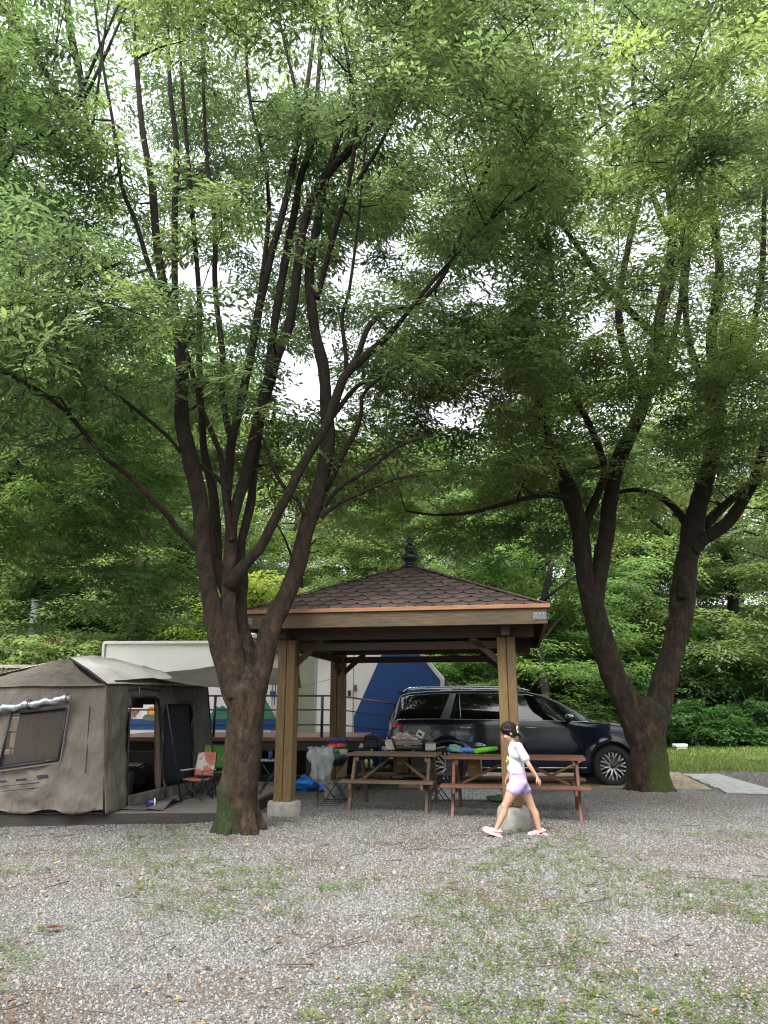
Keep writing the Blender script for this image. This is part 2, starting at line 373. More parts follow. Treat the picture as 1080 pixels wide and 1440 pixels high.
# loose gravel: instanced chips with geometry nodes (nobody could count them)
def scatter(name, mats, region, density, size, seed, label, mask_scale=.9, thr=.16, flat=.65):
    nxr, nyr = 40, 40
    x0, x1, y0, y1, wid = region                       # trapezoid that widens with distance
    V = []
    for j in range(nyr + 1):
        y = y0 + (y1 - y0) * j / nyr
        for i in range(nxr + 1):
            half = wid * y + .4; x = max(x0, -half) + (min(x1, half) - max(x0, -half)) * i / nxr
            V.append((x, y, hz(x, y)))
    q = np.array([(j * (nxr + 1) + i, j * (nxr + 1) + i + 1, (j + 1) * (nxr + 1) + i + 1, (j + 1) * (nxr + 1) + i) for j in range(nyr) for i in range(nxr)])
    o = fast_mesh(name, np.array(V), q, mats[0], label=label, kind='stuff')
    for m_ in mats[1:]: o.data.materials.append(m_)
    ng = bpy.data.node_groups.new(name + '_nodes', 'GeometryNodeTree')
    ng.interface.new_socket('Geometry', in_out='INPUT', socket_type='NodeSocketGeometry'); ng.interface.new_socket('Geometry', in_out='OUTPUT', socket_type='NodeSocketGeometry')
    N = ng.nodes.new; L = ng.links.new
    gi = N('NodeGroupInput'); go = N('NodeGroupOutput')
    dp = N('GeometryNodeDistributePointsOnFaces'); dp.inputs['Density'].default_value = density; dp.inputs['Seed'].default_value = seed
    L(gi.outputs[0], dp.inputs['Mesh'])
    ico = N('GeometryNodeMeshIcoSphere'); ico.inputs['Radius'].default_value = 1; ico.inputs['Subdivisions'].default_value = 1
    sp = N('GeometryNodeSetPosition'); L(ico.outputs[0], sp.inputs['Geometry'])
    wn = N('ShaderNodeTexNoise'); wn.inputs['Scale'].default_value = 1.3; L(N('GeometryNodeInputPosition').outputs[0], wn.inputs['Vector'])
    sb = N('ShaderNodeVectorMath'); sb.operation = 'SUBTRACT'; L(wn.outputs['Color'], sb.inputs[0]); sb.inputs[1].default_value = (.5, .5, .5)
    sc = N('ShaderNodeVectorMath'); sc.operation = 'SCALE'; L(sb.outputs[0], sc.inputs[0]); sc.inputs['Scale'].default_value = 2.2; L(sc.outputs[0], sp.inputs['Offset'])
    ip = N('GeometryNodeInstanceOnPoints'); L(dp.outputs[0], ip.inputs['Points']); 
    sms = []
    for i, m_ in enumerate(mats):
        sm = N('GeometryNodeSetMaterial'); sm.inputs['Material'].default_value = m_; L(sp.outputs[0], sm.inputs['Geometry']); sms.append(sm)
    gt = N('GeometryNodeGeometryToInstance')
    for sm in sms: L(sm.outputs[0], gt.inputs[0])
    L(gt.outputs[0], ip.inputs['Instance']); ip.inputs['Pick Instance'].default_value = True
    rv = N('FunctionNodeRandomValue'); rv.data_type = 'FLOAT_VECTOR'; rv.inputs[0].default_value = (0, 0, 0); rv.inputs[1].default_value = (6.28, 6.28, 6.28); rv.inputs['Seed'].default_value = seed
    L(rv.outputs[0], ip.inputs['Rotation'])
    r2 = N('FunctionNodeRandomValue'); r2.data_type = 'FLOAT_VECTOR'; r2.inputs[0].default_value = (size * .35,) * 3; r2.inputs[1].default_value = (size * 1.1, size * .9, size * flat); r2.inputs['Seed'].default_value = seed + 5
    L(r2.outputs[0], ip.inputs['Scale'])
    # patches with less gravel
    pn = N('ShaderNodeTexNoise'); pn.inputs['Scale'].default_value = mask_scale; pn.inputs['Detail'].default_value = 8; pn.inputs['Roughness'].default_value = .7; L(N('GeometryNodeInputPosition').outputs[0], pn.inputs['Vector'])
    cm = N('ShaderNodeMapRange'); cm.inputs[1].default_value = .66; cm.inputs[2].default_value = .46; cm.inputs[3].default_value = thr; cm.inputs[4].default_value = 1; L(pn.outputs[0], cm.inputs[0])
    ml = N('ShaderNodeMath'); ml.operation = 'MULTIPLY'; L(cm.outputs[0], ml.inputs[0]); ml.inputs[1].default_value = density
    L(ml.outputs[0], dp.inputs['Density'])
    L(ip.outputs[0], go.inputs[0])
    md = o.modifiers.new('scatter', 'NODES'); md.node_group = ng
    return o
CH = [mat('chip_%s' % nme, c, tuple(x * .7 for x in c), rough=.8, scale=3, lo=.3, hi=.7) for nme, c in
      (('pale', (.31, .306, .295)), ('grey', (.235, .233, .228)), ('grey_blue', (.2, .206, .215)), ('brown', (.175, .15, .12)), ('dark', (.12, .118, .112)), ('mid', (.255, .25, .238)))]
scatter('gravel', CH, (-9, 9, 3.0, 8.0, .62), 2900, .0112, 1, 'loose crushed grey gravel chips covering the near ground')
scatter('gravel', CH[:4], (-9, 9, 3.0, 9.0, .6), 12, .026, 7, 'scattered larger stones among the gravel chips', thr=.2)
scatter('gravel', CH, (-9, 9, 8.0, 14.0, .6), 1500, .0128, 2, 'loose grey gravel chips around the tables and tree trunks')

scatter('gravel', CH, (4.2, 13, 13.3, 18.2, .62), 420, .021, 9, 'loose grey gravel between the paved path and the lawn')
# weeds: small leaf rosettes and grass tufts
def leaf_array(n, L0, W0, rng, simple=False):
    """template leaf in local coords: along +X, folded; returns (k,3) verts & quads"""
    if simple:
        v = np.array([(0, 0, 0), (.5, .5, .06), (1, 0, -.05), (.5, -.5, .06)]); q = np.array([(0, 3, 2, 1)])
    else:
        v = np.array([(0, 0, 0), (.28, .42, .05), (.62, .36, .03), (1, 0, -.1), (.62, -.36, .03), (.28, -.42, .05)]); q = np.array([(0, 3, 2, 1), (0, 5, 4, 3)])
    return v, q
def basis(dirs, normals):
    x = dirs / np.linalg.norm(dirs, axis=1, keepdims=True)
    y = np.cross(normals, x); y /= np.linalg.norm(y, axis=1, keepdims=True) + 1e-9
    z = np.cross(x, y)
    return np.stack([x, y, z], 2)          # columns are axes
def place_leaves(pos, dirs, nor, Ls, Ws, simple=False):
    v, q = leaf_array(1, 1, 1, RNG, simple); B = basis(dirs, nor)
    loc = v[None] * np.stack([Ls, Ws, Ls], 1)[:, None, :]
    V = np.einsum('nij,nkj->nki', B, loc) + pos[:, None, :]
    k = len(v); Q = (np.arange(len(pos)) * k)[:, None, None] + q[None]
    return V.reshape(-1, 3), Q.reshape(-1, q.shape[1]), k
def weeds(n, y0, y1, wid, size, seed, label, lm, thr):
    rng = np.random.default_rng(seed); P, D, N_, Ls, Ws, T = [], [], [], [], [], []
    c = 0
    for _ in range(n * 40):
        if c >= n: break
        y = y0 + (y1 - y0) * rng.random() ** 1.1; x = (rng.random() * 2 - 1) * (wid * y + .3)
        f = nval((x * .8 + 3, y * .55, 1.7)) + .5 * nval((x * 2.7, y * 2.2, 4)) + (.13 if x > .2 else -.02) - .09 * max(0, y - 6.5) + .15
        if f < thr + 1.1 * rng.random() ** 2: continue
        if (x + 1.6) ** 2 + (y - 9) ** 2 < .3: continue
        c += 1; z = hz(x, y); k = rng.integers(4, 11); tt = rng.random(); s0 = size * rng.uniform(.6, 1.3)
        for i in range(k):
            a = rng.random() * 6.28; e = rng.uniform(.05, .7); r = rng.random() * .05
            P.append((x + math.cos(a) * r, y + math.sin(a) * r, z + .012 + rng.random() * .02)); D.append((math.cos(a) * math.cos(e), math.sin(a) * math.cos(e), math.sin(e)))
            N_.append((rng.normal() * .3, rng.normal() * .3, 1)); s = s0 * rng.uniform(.6, 1.2); Ls.append(s); Ws.append(s * rng.uniform(.3, .6)); T.append(min(1, max(0, tt + rng.normal() * .15)))
    V, Q, k = place_leaves(np.array(P), np.array(D), np.array(N_), np.array(Ls), np.array(Ws), False)
    return fast_mesh('weeds', V, Q, lm, tint=np.repeat(np.array(T), k), label=label, kind='stuff')
LEAF_WEED = leaf_mat('leaf_weed', [(.045, .08, .018), (.065, .11, .024), (.09, .14, .034), (.15, .17, .05)], trans=.3)
weeds(4600, 3.2, 9.5, .6, .026, 3, 'small green weeds sprouting through the foreground gravel', LEAF_WEED, .0)
# far lawn on the right
def grass(name, n, xr, yr, h, seed, label, lm):
    rng = np.random.default_rng(seed); x = rng.uniform(*xr, n); y = rng.uniform(*yr, n)
    keep = np.array([nval((a * .5, b * .8, 9)) + .5 * nval((a * 2, b * 2, 3)) > -.22 for a, b in zip(x, y)]); x, y = x[keep], y[keep]; m = len(x)
    z = np.array([hz(a, b) for a, b in zip(x, y)]) - .01
    D = np.stack([rng.normal(size=m) * .35, rng.normal(size=m) * .35, np.ones(m)], 1); N_ = np.stack([rng.normal(size=m), rng.normal(size=m), np.zeros(m) + .1], 1)
    Ls = h * rng.uniform(.5, 1.3, m)
    V, Q, k = place_leaves(np.stack([x, y, z], 1), D, N_, Ls, Ls * .3, True)
    return fast_mesh(name, V, Q, lm, tint=np.repeat(rng.random(m), k), label=label, kind='stuff')
LEAF_LAWN = leaf_mat('leaf_lawn', [(.07, .12, .025), (.11, .17, .035), (.15, .2, .05), (.24, .26, .09)], trans=.3)
grass('lawn_grass', 60000, (4, 24), (17.8, 29), .11, 4, 'short bright lawn in front of the dark bushes on the right', LEAF_LAWN)
grass('terrace_grass', 14000, (-18, -6.6), (20.4, 26), .35, 5, 'tall grass on the terrace above the stone wall', LEAF_LAWN)

# fallen leaves and twigs
def litter():
    rng = np.random.default_rng(11); n = 620
    y = 3.3 + 8 * rng.random(n) ** .8; x = (rng.random(n) * 2 - 1) * (.58 * y)
    z = np.array([hz(a, b) for a, b in zip(x, y)]) + .018; a = rng.random(n) * 6.28
    D = np.stack([np.cos(a), np.sin(a), rng.normal(size=n) * .15], 1); N_ = np.stack([rng.normal(size=n) * .25, rng.normal(size=n) * .25, np.ones(n)], 1)
    Ls = rng.uniform(.03, .065, n); V, Q, k = place_leaves(np.stack([x, y, z], 1), D, N_, Ls, Ls * .5)
    fast_mesh('leaf_litter', V, Q, leaf_mat('leaf_litter', [(.09, .05, .03), (.16, .09, .05), (.2, .12, .07), (.3, .2, .09)], trans=.1), tint=np.repeat(rng.random(n), k), label='dry brown leaves scattered over the gravel', kind='stuff')
    b = MB()
    for _ in range(230):
        yy = 3.6 + 7 * rng.random(); xx = (rng.random() * 2 - 1) * .55 * yy; L = rng.uniform(.05, .3); a = rng.random() * 6.28; P = []
        for i in range(4):
            t = i / 3 - .5; X = xx + math.cos(a) * L * t + rng.normal() * .01; Yy = yy + math.sin(a) * L * t + rng.normal() * .01; P.append((X, Yy, hz(X, Yy) + .02))
        b.tube(P, rng.uniform(.0018, .0045), 4)
    b.build('twig_litter', plain('twig', (.09, .06, .045), .9), label='thin fallen twigs lying on the gravel', kind='stuff')
litter()
def fallen_leaf(px, py, col, label, s=.07, a=.4):
    p = gnd(px, py); p.z = hz(p.x, p.y) + .03
    o = empty('fallen_leaf', p, a, label=label, cat='leaf', group='bright fallen leaves on the gravel')
    V, Q, k = place_leaves(np.zeros((1, 3)), np.array([(1, .1, .12)]), np.array([(.1, .35, 1.)]), np.array([s]), np.array([s * .7]))
    fast_mesh('blade', V - np.array([s / 2, 0, 0]), Q, leaf_mat('fallen', [col, col], trans=.2), o, tint=np.zeros(len(V)))
    MB().tube([(-s / 2, 0, 0), (-s * .8, .01, -.005)], .002, 5).build('stalk', plain('stalk', (.2, .14, .05)), o)
fallen_leaf(347, 1197, (.75, .48, .03), 'bright yellow fallen leaf just right of the left trunk foot')
fallen_leaf(80, 1218, (.6, .5, .08), 'pale yellow fallen leaf below the deck edge at left', a=1)
fallen_leaf(375, 1284, (.6, .2, .04), 'orange fallen leaf on gravel below the left trunk', .05, 2)
fallen_leaf(678, 1252, (.45, .1, .04), 'red brown fallen leaf on gravel below the girl', .06, 1)
fallen_leaf(910, 1250, (.6, .22, .05), 'orange fallen leaf on the gravel below the right trunk', .07, .2)
fallen_leaf(75, 1311, (.16, .05, .035), 'large dark red dead leaf lying near the left edge', .11, .1)
fallen_leaf(923, 1429, (.6, .22, .05), 'orange fallen leaf at the bottom right edge', .05, .8)
# ================================================================ TREES
def resample(P, r, step):
    P = np.array(P, float); r = np.array(r, float)
    # catmull-rom through points
    out, ro = [], []
    n = len(P)
    for i in range(n - 1):
        p0, p1, p2, p3 = P[max(i - 1, 0)], P[i], P[i + 1], P[min(i + 2, n - 1)]
        k = max(1, int(np.linalg.norm(p2 - p1) / step))
        for j in range(k):
            t = j / k
            out.append(.5 * ((2 * p1) + (-p0 + p2) * t + (2 * p0 - 5 * p1 + 4 * p2 - p3) * t * t + (-p0 + 3 * p1 - 3 * p2 + p3) * t ** 3)); ro.append(r[i] * (1 - t) + r[i + 1] * t)
    out.append(P[-1]); ro.append(r[-1])
    return np.array(out), np.array(ro)
def pix_limb(pts):
    """pts: (px, py, width px, Y)"""
    P, r = [], []; pts = list(pts)
    if pts[-1][1] < 330 and pts[-1][2] < 14:
        a, b = pts[-2], pts[-1]; k = 190 / max(60, abs(b[1] - a[1]))
        pts.append((b[0] + (b[0] - a[0]) * k * .7, b[1] - 190, max(1.5, b[2] * .35), b[3] - .1))
    for px, py, wd, Y in pts:
        p = unp(px, py, Y); P.append(p); r.append(wd * .94 / 2 / FPX * depth_of(p))
    return P, r
def spray_templates(seed, n=6, leaf=.085, nsub=7, length=.5, wid=.42):
    """flat leafy sprays: a twig with side twigs, leaves alternate along each"""
    rng = np.random.default_rng(seed); T = []
    for _ in range(n):
        P, D, N_, S, tw = [], [], [], [], []
        def run(a, d, L, k):
            d = d / np.linalg.norm(d)
            for i in range(k):
                t = (i + .6) / k; droop = -.10 * t * t * L / .3
                p = a + d * L * t + np.array([0, 0, droop]); s = 1 if i % 2 else -1
                ang = s * rng.uniform(.55, 1.05); c, sn = math.cos(ang), math.sin(ang)
                dd = np.array([d[0] * c - d[1] * sn, d[0] * sn + d[1] * c, rng.normal() * .2 - .22]); P.append(p); D.append(dd)
                N_.append((rng.normal() * .28, rng.normal() * .28, 1)); S.append(leaf * rng.uniform(.6, 1.15) * (1 - .25 * t))
            P.append(a + d * L + np.array([0, 0, -.1 * L / .3])); D.append(np.array([d[0], d[1], -.25])); N_.append((rng.normal() * .2, rng.normal() * .2, 1)); S.append(leaf)
            tw.append((a, a + d * L + np.array([0, 0, -.1 * L / .3])))
        run(np.zeros(3), np.array([1, 0, 0.]), length, 7)
        for i in range(nsub):
            t = (i + .5) / nsub; s = 1 if i % 2 else -1
            run(np.array([length * t * .85, 0, -.03 * t]), np.array([math.cos(.8), s * math.sin(.8), rng.normal() * .12]), wid * (.35 + .65 * math.sin(math.pi * min(1, t + .15))) * rng.uniform(.6, 1), 5)
        T.append((np.array(P), np.array(D), np.array(N_), np.array(S), tw))
    return T
TPL = spray_templates(21, leaf=.118, nsub=6)
TPL_BIG = spray_templates(22, leaf=.14, length=.75, wid=.6, nsub=6)

class Tree:
    def __init__(s, base): s.base = np.array(base, float); s.tubes = []; s.N = np.zeros((0, 3)); s.Rr = np.zeros(0)
    def limb(s, P, r, step=.12, nseg=12, rough=.06):
        Q, rr = resample(P, r, step if max(r) < .1 else .05); s.tubes.append((Q, rr, nseg, rough)); s.N = np.vstack([s.N, Q]); s.Rr = np.concatenate([s.Rr, rr])
    def grow(s, att, rng, rmax=.042, step=.35, jit=.05, prefer_up=.0):
        d0 = np.array([np.min(np.linalg.norm(s.N - a, axis=1)) for a in att]); order = np.argsort(d0)
        for i in order:
            a = att[i]; v = a - s.N; d = np.linalg.norm(v, axis=1)
            cost = d + np.clip(-v[:, 2], 0, 9) * .8 + (s.Rr > .09) * .3          # branches rise towards their tips
            j = int(np.argmin(cost)); p0 = s.N[j]; L = d[j]
            if L < .12: continue
            k = max(2, int(L / step)); r0 = min(s.Rr[j] * .68, .010 + .0125 * L + .006 * rng.random(), rmax); path = [p0]
            mid = (p0 + a) / 2 + np.array([0, 0, .1 * L]) + rng.normal(size=3) * .07 * L
            for q in range(1, k + 1):
                t = q / k; pt = (1 - t) ** 2 * p0 + 2 * t * (1 - t) * mid + t * t * a
                if q < k: pt = pt + rng.normal(size=3) * jit
                path.append(pt)
            rad = [max(.006, r0 * (1 - .75 * t / k)) for t in range(k + 1)]
            s.tubes.append((np.array(path), np.array(rad), 5, 0)); s.N = np.vstack([s.N, path[1:]]); s.Rr = np.concatenate([s.Rr, rad[1:]])
    def trunk_mesh(s, name, bark, parent, big=.045):
        mb = MB()
        for Q, rr, n, rough in s.tubes:
            Q = Q - s.base
            if rough and rr.max() > .05:
                m = MB(); m.tube(Q, rr, n)
                out = []
                for v in m.v:
                    v = Vector(v); k = nval(v * 2.2) * .32 + nval(Vector((v.x * 7, v.y * 7, v.z * 4.5))) * .3 + nval(Vector((v.x * 18, v.y * 18, v.z * 9))) * .2 - .05
                    # push radially
                    c = Q[np.argmin(np.sum((Q - np.array(v)) ** 2, 1))]; d = v - Vector(c); L = d.length
                    out.append(v + (d / L * k * min(.06, L * .3) if L > 1e-5 else Vector()))
                mb.add(out, m.f, True)
            else: mb.tube(Q, rr, n, cap=False)
        return mb
    def foliage(s, centres, rng, leafm, name, parent, nspray=10, rad=.5, tpl=TPL, out_from=None, simple=False, scale=1.0, lw=.36, keep=1.0, vz=.2, tw_parent=None, bark=None):
        P, D, N_, S, T = [], [], [], [], []; twb = []
        for c in centres:
            tt = .5 + .75 * nval(c * .45) + rng.normal() * .18
            # outward direction of this bough
            o = c[:2] - s.axis(c)[:2]; a0 = math.atan2(o[1], o[0]) if np.linalg.norm(o) > .3 else rng.random() * 6.28
            for k in range(nspray):
                tp, td, tn, ts, tw = tpl[rng.integers(len(tpl))]
                a = a0 + rng.normal() * 1.25; pit = rng.normal() * .22 - .05; rol = rng.normal() * .25
                ca, sa, cp, sp = math.cos(a), math.sin(a), math.cos(pit), math.sin(pit)
                X = np.array([ca * cp, sa * cp, sp]); Y = np.array([-sa, ca, 0]); Y = Y * math.cos(rol) + np.cross(X, Y) * math.sin(rol); Z = np.cross(X, Y)
                B = np.stack([X, Y, Z], 0)
                org = c + np.array([rng.normal() * rad * .55, rng.normal() * rad * .55, rng.normal() * rad * vz]) - X * .15
                q = scale * rng.uniform(.8, 1.15)
                m = rng.random(len(tp)) < keep
                P.append((tp[m] * q) @ B + org); D.append(td[m] @ B); N_.append(tn[m] @ B); S.append(ts[m] * q); T.append(np.clip(tt + rng.normal(size=m.sum()) * .16, 0, 1))
                for ta, tb in tw[:1] + tw[1::2]: twb.append(((ta * q) @ B + org, (tb * q) @ B + org))
        P = np.concatenate(P) - s.base; S = np.concatenate(S)
        V, Q, k = place_leaves(P, np.concatenate(D), np.concatenate(N_), S, S * lw, simple)
        o = fast_mesh(name, V, Q, leafm, parent, tint=np.repeat(np.concatenate(T), k))
        o['kind'] = 'stuff'
        if bark is not None:            # fine twigs as thin strips
            A = np.array([t[0] for t in twb]) - s.base; Bq = np.array([t[1] for t in twb]) - s.base; d = Bq - A
            u = np.cross(d, np.array([0, 0, 1.])); u /= np.linalg.norm(u, axis=1, keepdims=True) + 1e-9; wv = np.cross(d, u); wv /= np.linalg.norm(wv, axis=1, keepdims=True) + 1e-9
            r = .0025; VV = np.stack([A + u * r, A - u * r * .5 + wv * r * .9, A - u * r * .5 - wv * r * .9, Bq], 1).reshape(-1, 3)
            b0 = (np.arange(len(A)) * 4)[:, None]; TT = np.concatenate([b0 + np.array([[0, 1, 3]]), b0 + np.array([[1, 2, 3]]), b0 + np.array([[2, 0, 3]])])
            o2 = fast_mesh('twigs', VV, None, bark, parent, tris=TT); o2['kind'] = 'stuff'
        return len(S)
    def axis(s, c): return s.base
def blob_points(rng, blobs, dmin, void=.05, vscale=.42, seedoff=0, zmin=0, gaps=(), bare=None):
    """cluster centres in a union of ellipsoids, at least dmin apart, thinned where noise opens the crown"""
    pts = np.zeros((0, 3)); out = []
    for (c, r, n) in blobs:
        c = np.array(c, float); r = np.array(r, float); got = 0; tries = 0
        while got < n and tries < n * 30:
            tries += 1; u = rng.normal(size=3); u /= np.linalg.norm(u); p = c + u * r * rng.random() ** (1 / 2.6)
            if p[2] < zmin: continue
            if nval((p[0] * vscale + seedoff, p[1] * vscale, p[2] * vscale * 1.5)) < -void: continue
            if bare and bare(p, rng): continue
            bad = False
            d = depth_of(p); sx = 540 + FPX * p[0] / d; sy = 720 - FPX * ((p[2] - CAMH) * math.cos(TILT) - p[1] * math.sin(TILT)) / d
            for gx, gy, gr in gaps:
                if (sx - gx) ** 2 + (sy - gy) ** 2 < (gr * .8 + 14 * min(1.3, 9 / d)) ** 2: bad = True; break
            if bad: continue
            if len(out) and np.min(np.sum((np.array(out) - p) ** 2, 1)) < dmin * dmin: continue
            out.append(p); got += 1
    return np.array(out)
# openings in the canopy where the sky shows
GAPS = [(425, 530, 52), (300, 385, 34), (690, 395, 42), (590, 160, 28), (835, 155, 34), (140, 65, 40), (640, 590, 14), (330, 600, 25),
        (500, 480, 30), (880, 350, 26), (180, 250, 24), (560, 330, 26), (260, 500, 20), (340, 250, 26), (760, 90, 22), (470, 380, 26), (60, 400, 18), (1050, 250, 22), (660, 200, 24), (400, 80, 18), (960, 60, 22), (40, 30, 30), (610, 300, 22)]

def roots(t, r0, reach, seed):
    rng = np.random.default_rng(seed); b = t.base; zb = hz(b[0], b[1])
    for i in range(9):
        a = i * math.pi / 4.5 + rng.normal() * .2; L = reach * .32 * rng.uniform(.7, 1.4); ca, sa = math.cos(a), math.sin(a); w_ = rng.uniform(.06, .1)
        t.limb([(b[0] + ca * r0 * .35, b[1] + sa * r0 * .35, zb + .38), (b[0] + ca * r0 * .68, b[1] + sa * r0 * .68, zb + .12), (b[0] + ca * (r0 + L * .3), b[1] + sa * (r0 + L * .3), zb - .03), (b[0] + ca * (r0 + L), b[1] + sa * (r0 + L), zb - .1)], [w_, w_ * 1.1, w_ * .7, .02], nseg=9)
# ---- left tree
tb = (-1.63, 8.95, -.05)
tl = Tree(tb); rootL = empty('tree', tb, label='large multi-stemmed tree with mossy trunk foot beside the tent and pavilion', cat='tree')
def L_(*pts, **k): tl.limb(*pix_limb(pts), **k)
L_((329, 1198, 92, 8.95), (330, 1184, 74, 8.95), (332, 1158, 66, 8.95), (335, 1115, 59, 8.95), (341, 1060, 54, 8.95), (345, 1005, 55, 8.95), (344, 970, 60, 8.95), (343, 950, 46, 8.95), (343, 932, 16, 8.95), nseg=30)
L_((338, 990, 44, 8.93), (322, 945, 38, 8.9), (306, 890, 32, 8.87), (295, 835, 27, 8.85), (286, 780, 25, 8.82), (281, 706, 25, 8.8), (268, 647, 26, 8.75), (256, 590, 22, 8.7), (256, 505, 19, 8.7), (248, 446, 17, 8.65), (230, 402, 14, 8.6), (220, 335, 12, 8.6), (213, 254, 11, 8.5), (200, 180, 9, 8.4), (190, 60, 6, 8.3), nseg=16)
L_((338, 980, 44, 8.9), (328, 930, 34, 8.88), (322, 880, 26, 8.9), (321, 830, 22, 8.9), (324, 780, 19, 8.95), (326, 735, 18, 9.0), (334, 705, 17, 9.05), (345, 671, 17, 9.1), (357, 618, 16, 9.15), (366, 577, 17, 9.2), (376, 545, 18, 9.2), (387, 505, 17, 9.2), (409, 446, 15, 9.25), (424, 335, 13, 9.3), (439, 280, 13, 9.35), (465, 239, 13, 9.4), (505, 198, 12, 9.4), (524, 161, 10, 9.4), (540, 60, 6, 9.4), nseg=14)
L_((322, 840, 18, 9.05), (305, 800, 18, 9.1), (303, 740, 18, 9.15), (299, 690, 14, 9.15), (288, 640, 12, 9.2), (284, 590, 10, 9.2), (280, 500, 9, 9.2), (280, 416, 8, 9.2), (272, 317, 7, 9.2), (265, 224, 6, 9.2), (257, 130, 5, 9.2), nseg=10)
L_((326, 760, 12, 8.9), (317, 705, 9, 8.85), (313, 662, 9, 8.8), (309, 636, 8, 8.8), (296, 604, 8, 8.75), (287, 585, 8, 8.7), (265, 505, 7, 8.6), (250, 468, 6, 8.6), nseg=8)
L_((326, 760, 13, 9.05), (320, 712, 12, 9.1), (323, 662, 12, 9.15), (325, 625, 14, 9.15), (334, 587, 13, 9.2), (352, 502, 13, 9.2), (365, 431, 13, 9.25), (380, 361, 12, 9.3), (394, 313, 10, 9.3), (409, 250, 9, 9.35), (424, 168, 9, 9.4), (440, 60, 6, 9.5), nseg=10)
L_((325, 620, 10, 9.2), (313, 560, 9, 9.2), (313, 500, 9, 9.2), (306, 440, 8, 9.2), (302, 391, 8, 9.2), (302, 317, 7, 9.2), (291, 224, 6, 9.2), (285, 100, 4, 9.2), nseg=8)
L_((352, 950, 34, 9.1), (345, 905, 26, 9.15), (338, 868, 21, 9.2), (341, 815, 17, 9.25), (339, 770, 14, 9.25), (346, 735, 13, 9.3), (354, 700, 13, 9.3), (358, 650, 12, 9.35), (372, 560, 11, 9.4), (384, 470, 12, 9.4), (392, 420, 12, 9.45), (402, 361, 12, 9.5), (413, 305, 11, 9.5), (424, 246, 11, 9.5), (439, 194, 10, 9.5), (450, 80, 6, 9.6), nseg=10)
L_((322, 826, 24, 8.88), (334, 806, 19, 8.86), (348, 790, 17, 8.85), (366, 770, 16, 8.8), (379, 745, 15, 8.78), (392, 720, 14, 8.75), (407, 691, 14, 8.72), (424, 656, 14, 8.7), (442, 627, 13, 8.65), (462, 592, 14, 8.6), (474, 555, 14, 8.5), (483, 531, 14, 8.45), (517, 498, 12, 8.35), (550, 468, 8, 8.3), (590, 418, 6.5, 8.2), (640, 360, 5.5, 8.2), (700, 300, 4.5, 8.2), (770, 250, 4, 8.2), (850, 175, 3.5, 8.2), (960, 90, 3, 8.2), nseg=12)
L_((354, 985, 40, 9.0), (366, 945, 33, 9.03), (380, 885, 32, 9.07), (396, 851, 31, 9.1), (409, 822, 28, 9.12), (419, 793, 26, 9.15), (426, 764, 25, 9.17), (434, 735, 25, 9.2), (444, 706, 25, 9.22), (452, 677, 22, 9.25), (458, 647, 21, 9.27), (461, 618, 21, 9.3), (460, 589, 20, 9.3), (455, 520, 18, 9.3), (443, 465, 15, 9.3), (435, 387, 15, 9.3), (446, 317, 12, 9.35), (457, 261, 10, 9.4), (487, 150, 8, 9.4), (505, 40, 5, 9.5), nseg=18)
L_((470, 570, 10, 9.0), (487, 522, 7, 9.0), (481, 446, 6, 9.0), (491, 409, 5, 9.0), (505, 300, 4, 9.0), nseg=7)
L_((490, 520, 11, 8.5), (503, 500, 9, 8.6), (520, 457, 9, 8.7), (550, 435, 8, 8.8), (585, 428, 7, 9), (625, 385, 7, 9.2), (660, 300, 6, 9.3), (700, 200, 5, 9.4), (735, 90, 4, 9.5), nseg=9)
L_((455, 600, 11, 9.3), (478, 572, 8, 9.35), (500, 545, 7, 9.4), (540, 520, 5, 9.5), nseg=7)
L_((451, 727, 9, 9.15), (474, 709, 6.5, 9.1), (520, 688, 5, 9), (560, 672, 4, 8.9), (600, 668, 3, 8.8), nseg=7)
L_((455, 712, 10, 9.2), (466, 698, 7.5, 9.15), (482, 682, 7, 9.1), (520, 659, 6, 9), (560, 628, 4.5, 8.9), (610, 612, 3, 8.8), nseg=7)
L_((456, 690, 12, 9.22), (467, 672, 9, 9.2), (482, 639, 9, 9.15), (500, 607, 8, 9.1), (508, 583, 7, 9.05), (508, 560, 6, 9.0), (530, 535, 5, 8.95), (580, 505, 4, 8.9), nseg=7)
L_((436, 728, 9, 9.15), (424, 716, 7, 9.1), (420, 704, 7, 9.1), (407, 695, 6, 9.05), (392, 674, 6, 9), (377, 639, 4, 8.9), (365, 600, 3, 8.85), nseg=7)
L_((284, 780, 11, 8.8), (270, 764, 10, 8.75), (252, 747, 9, 8.65), (237, 726, 9, 8.55), (220, 709, 9, 8.4), (180, 668, 9, 8.3), (150, 645, 8, 8.1), (118, 608, 8, 7.9), (92, 578, 7, 7.8), (55, 550, 7, 7.6), (0, 520, 6, 7.4), (-60, 490, 4, 7.2), nseg=8)
L_((322, 690, 8, 8.9), (304, 671, 7, 8.85), (278, 653, 7, 8.8), (252, 633, 6, 8.7), (237, 615, 6, 8.65), (220, 600, 6, 8.6), (178, 566, 5.5, 8.5), (130, 532, 5.5, 8.3), (80, 500, 5, 8.1), (20, 470, 4, 8), nseg=7)
L_((446, 420, 9, 9.3), (470, 330, 8, 9.2), (492, 250, 7, 9), (500, 170, 6, 8.8), (488, 80, 5, 8.6), (470, -20, 4, 8.4), nseg=7)
L_((498, 260, 7, 8.95), (525, 220, 6, 8.8), (560, 150, 5, 8.6), (590, 60, 4, 8.5), nseg=6)
L_((254, 520, 12, 8.7), (247, 470, 11, 8.75), (246, 402, 10, 8.8), (246, 298, 10, 8.8), (248, 205, 9, 8.8), (240, 130, 7, 8.8), (235, 20, 5, 8.8), nseg=7)
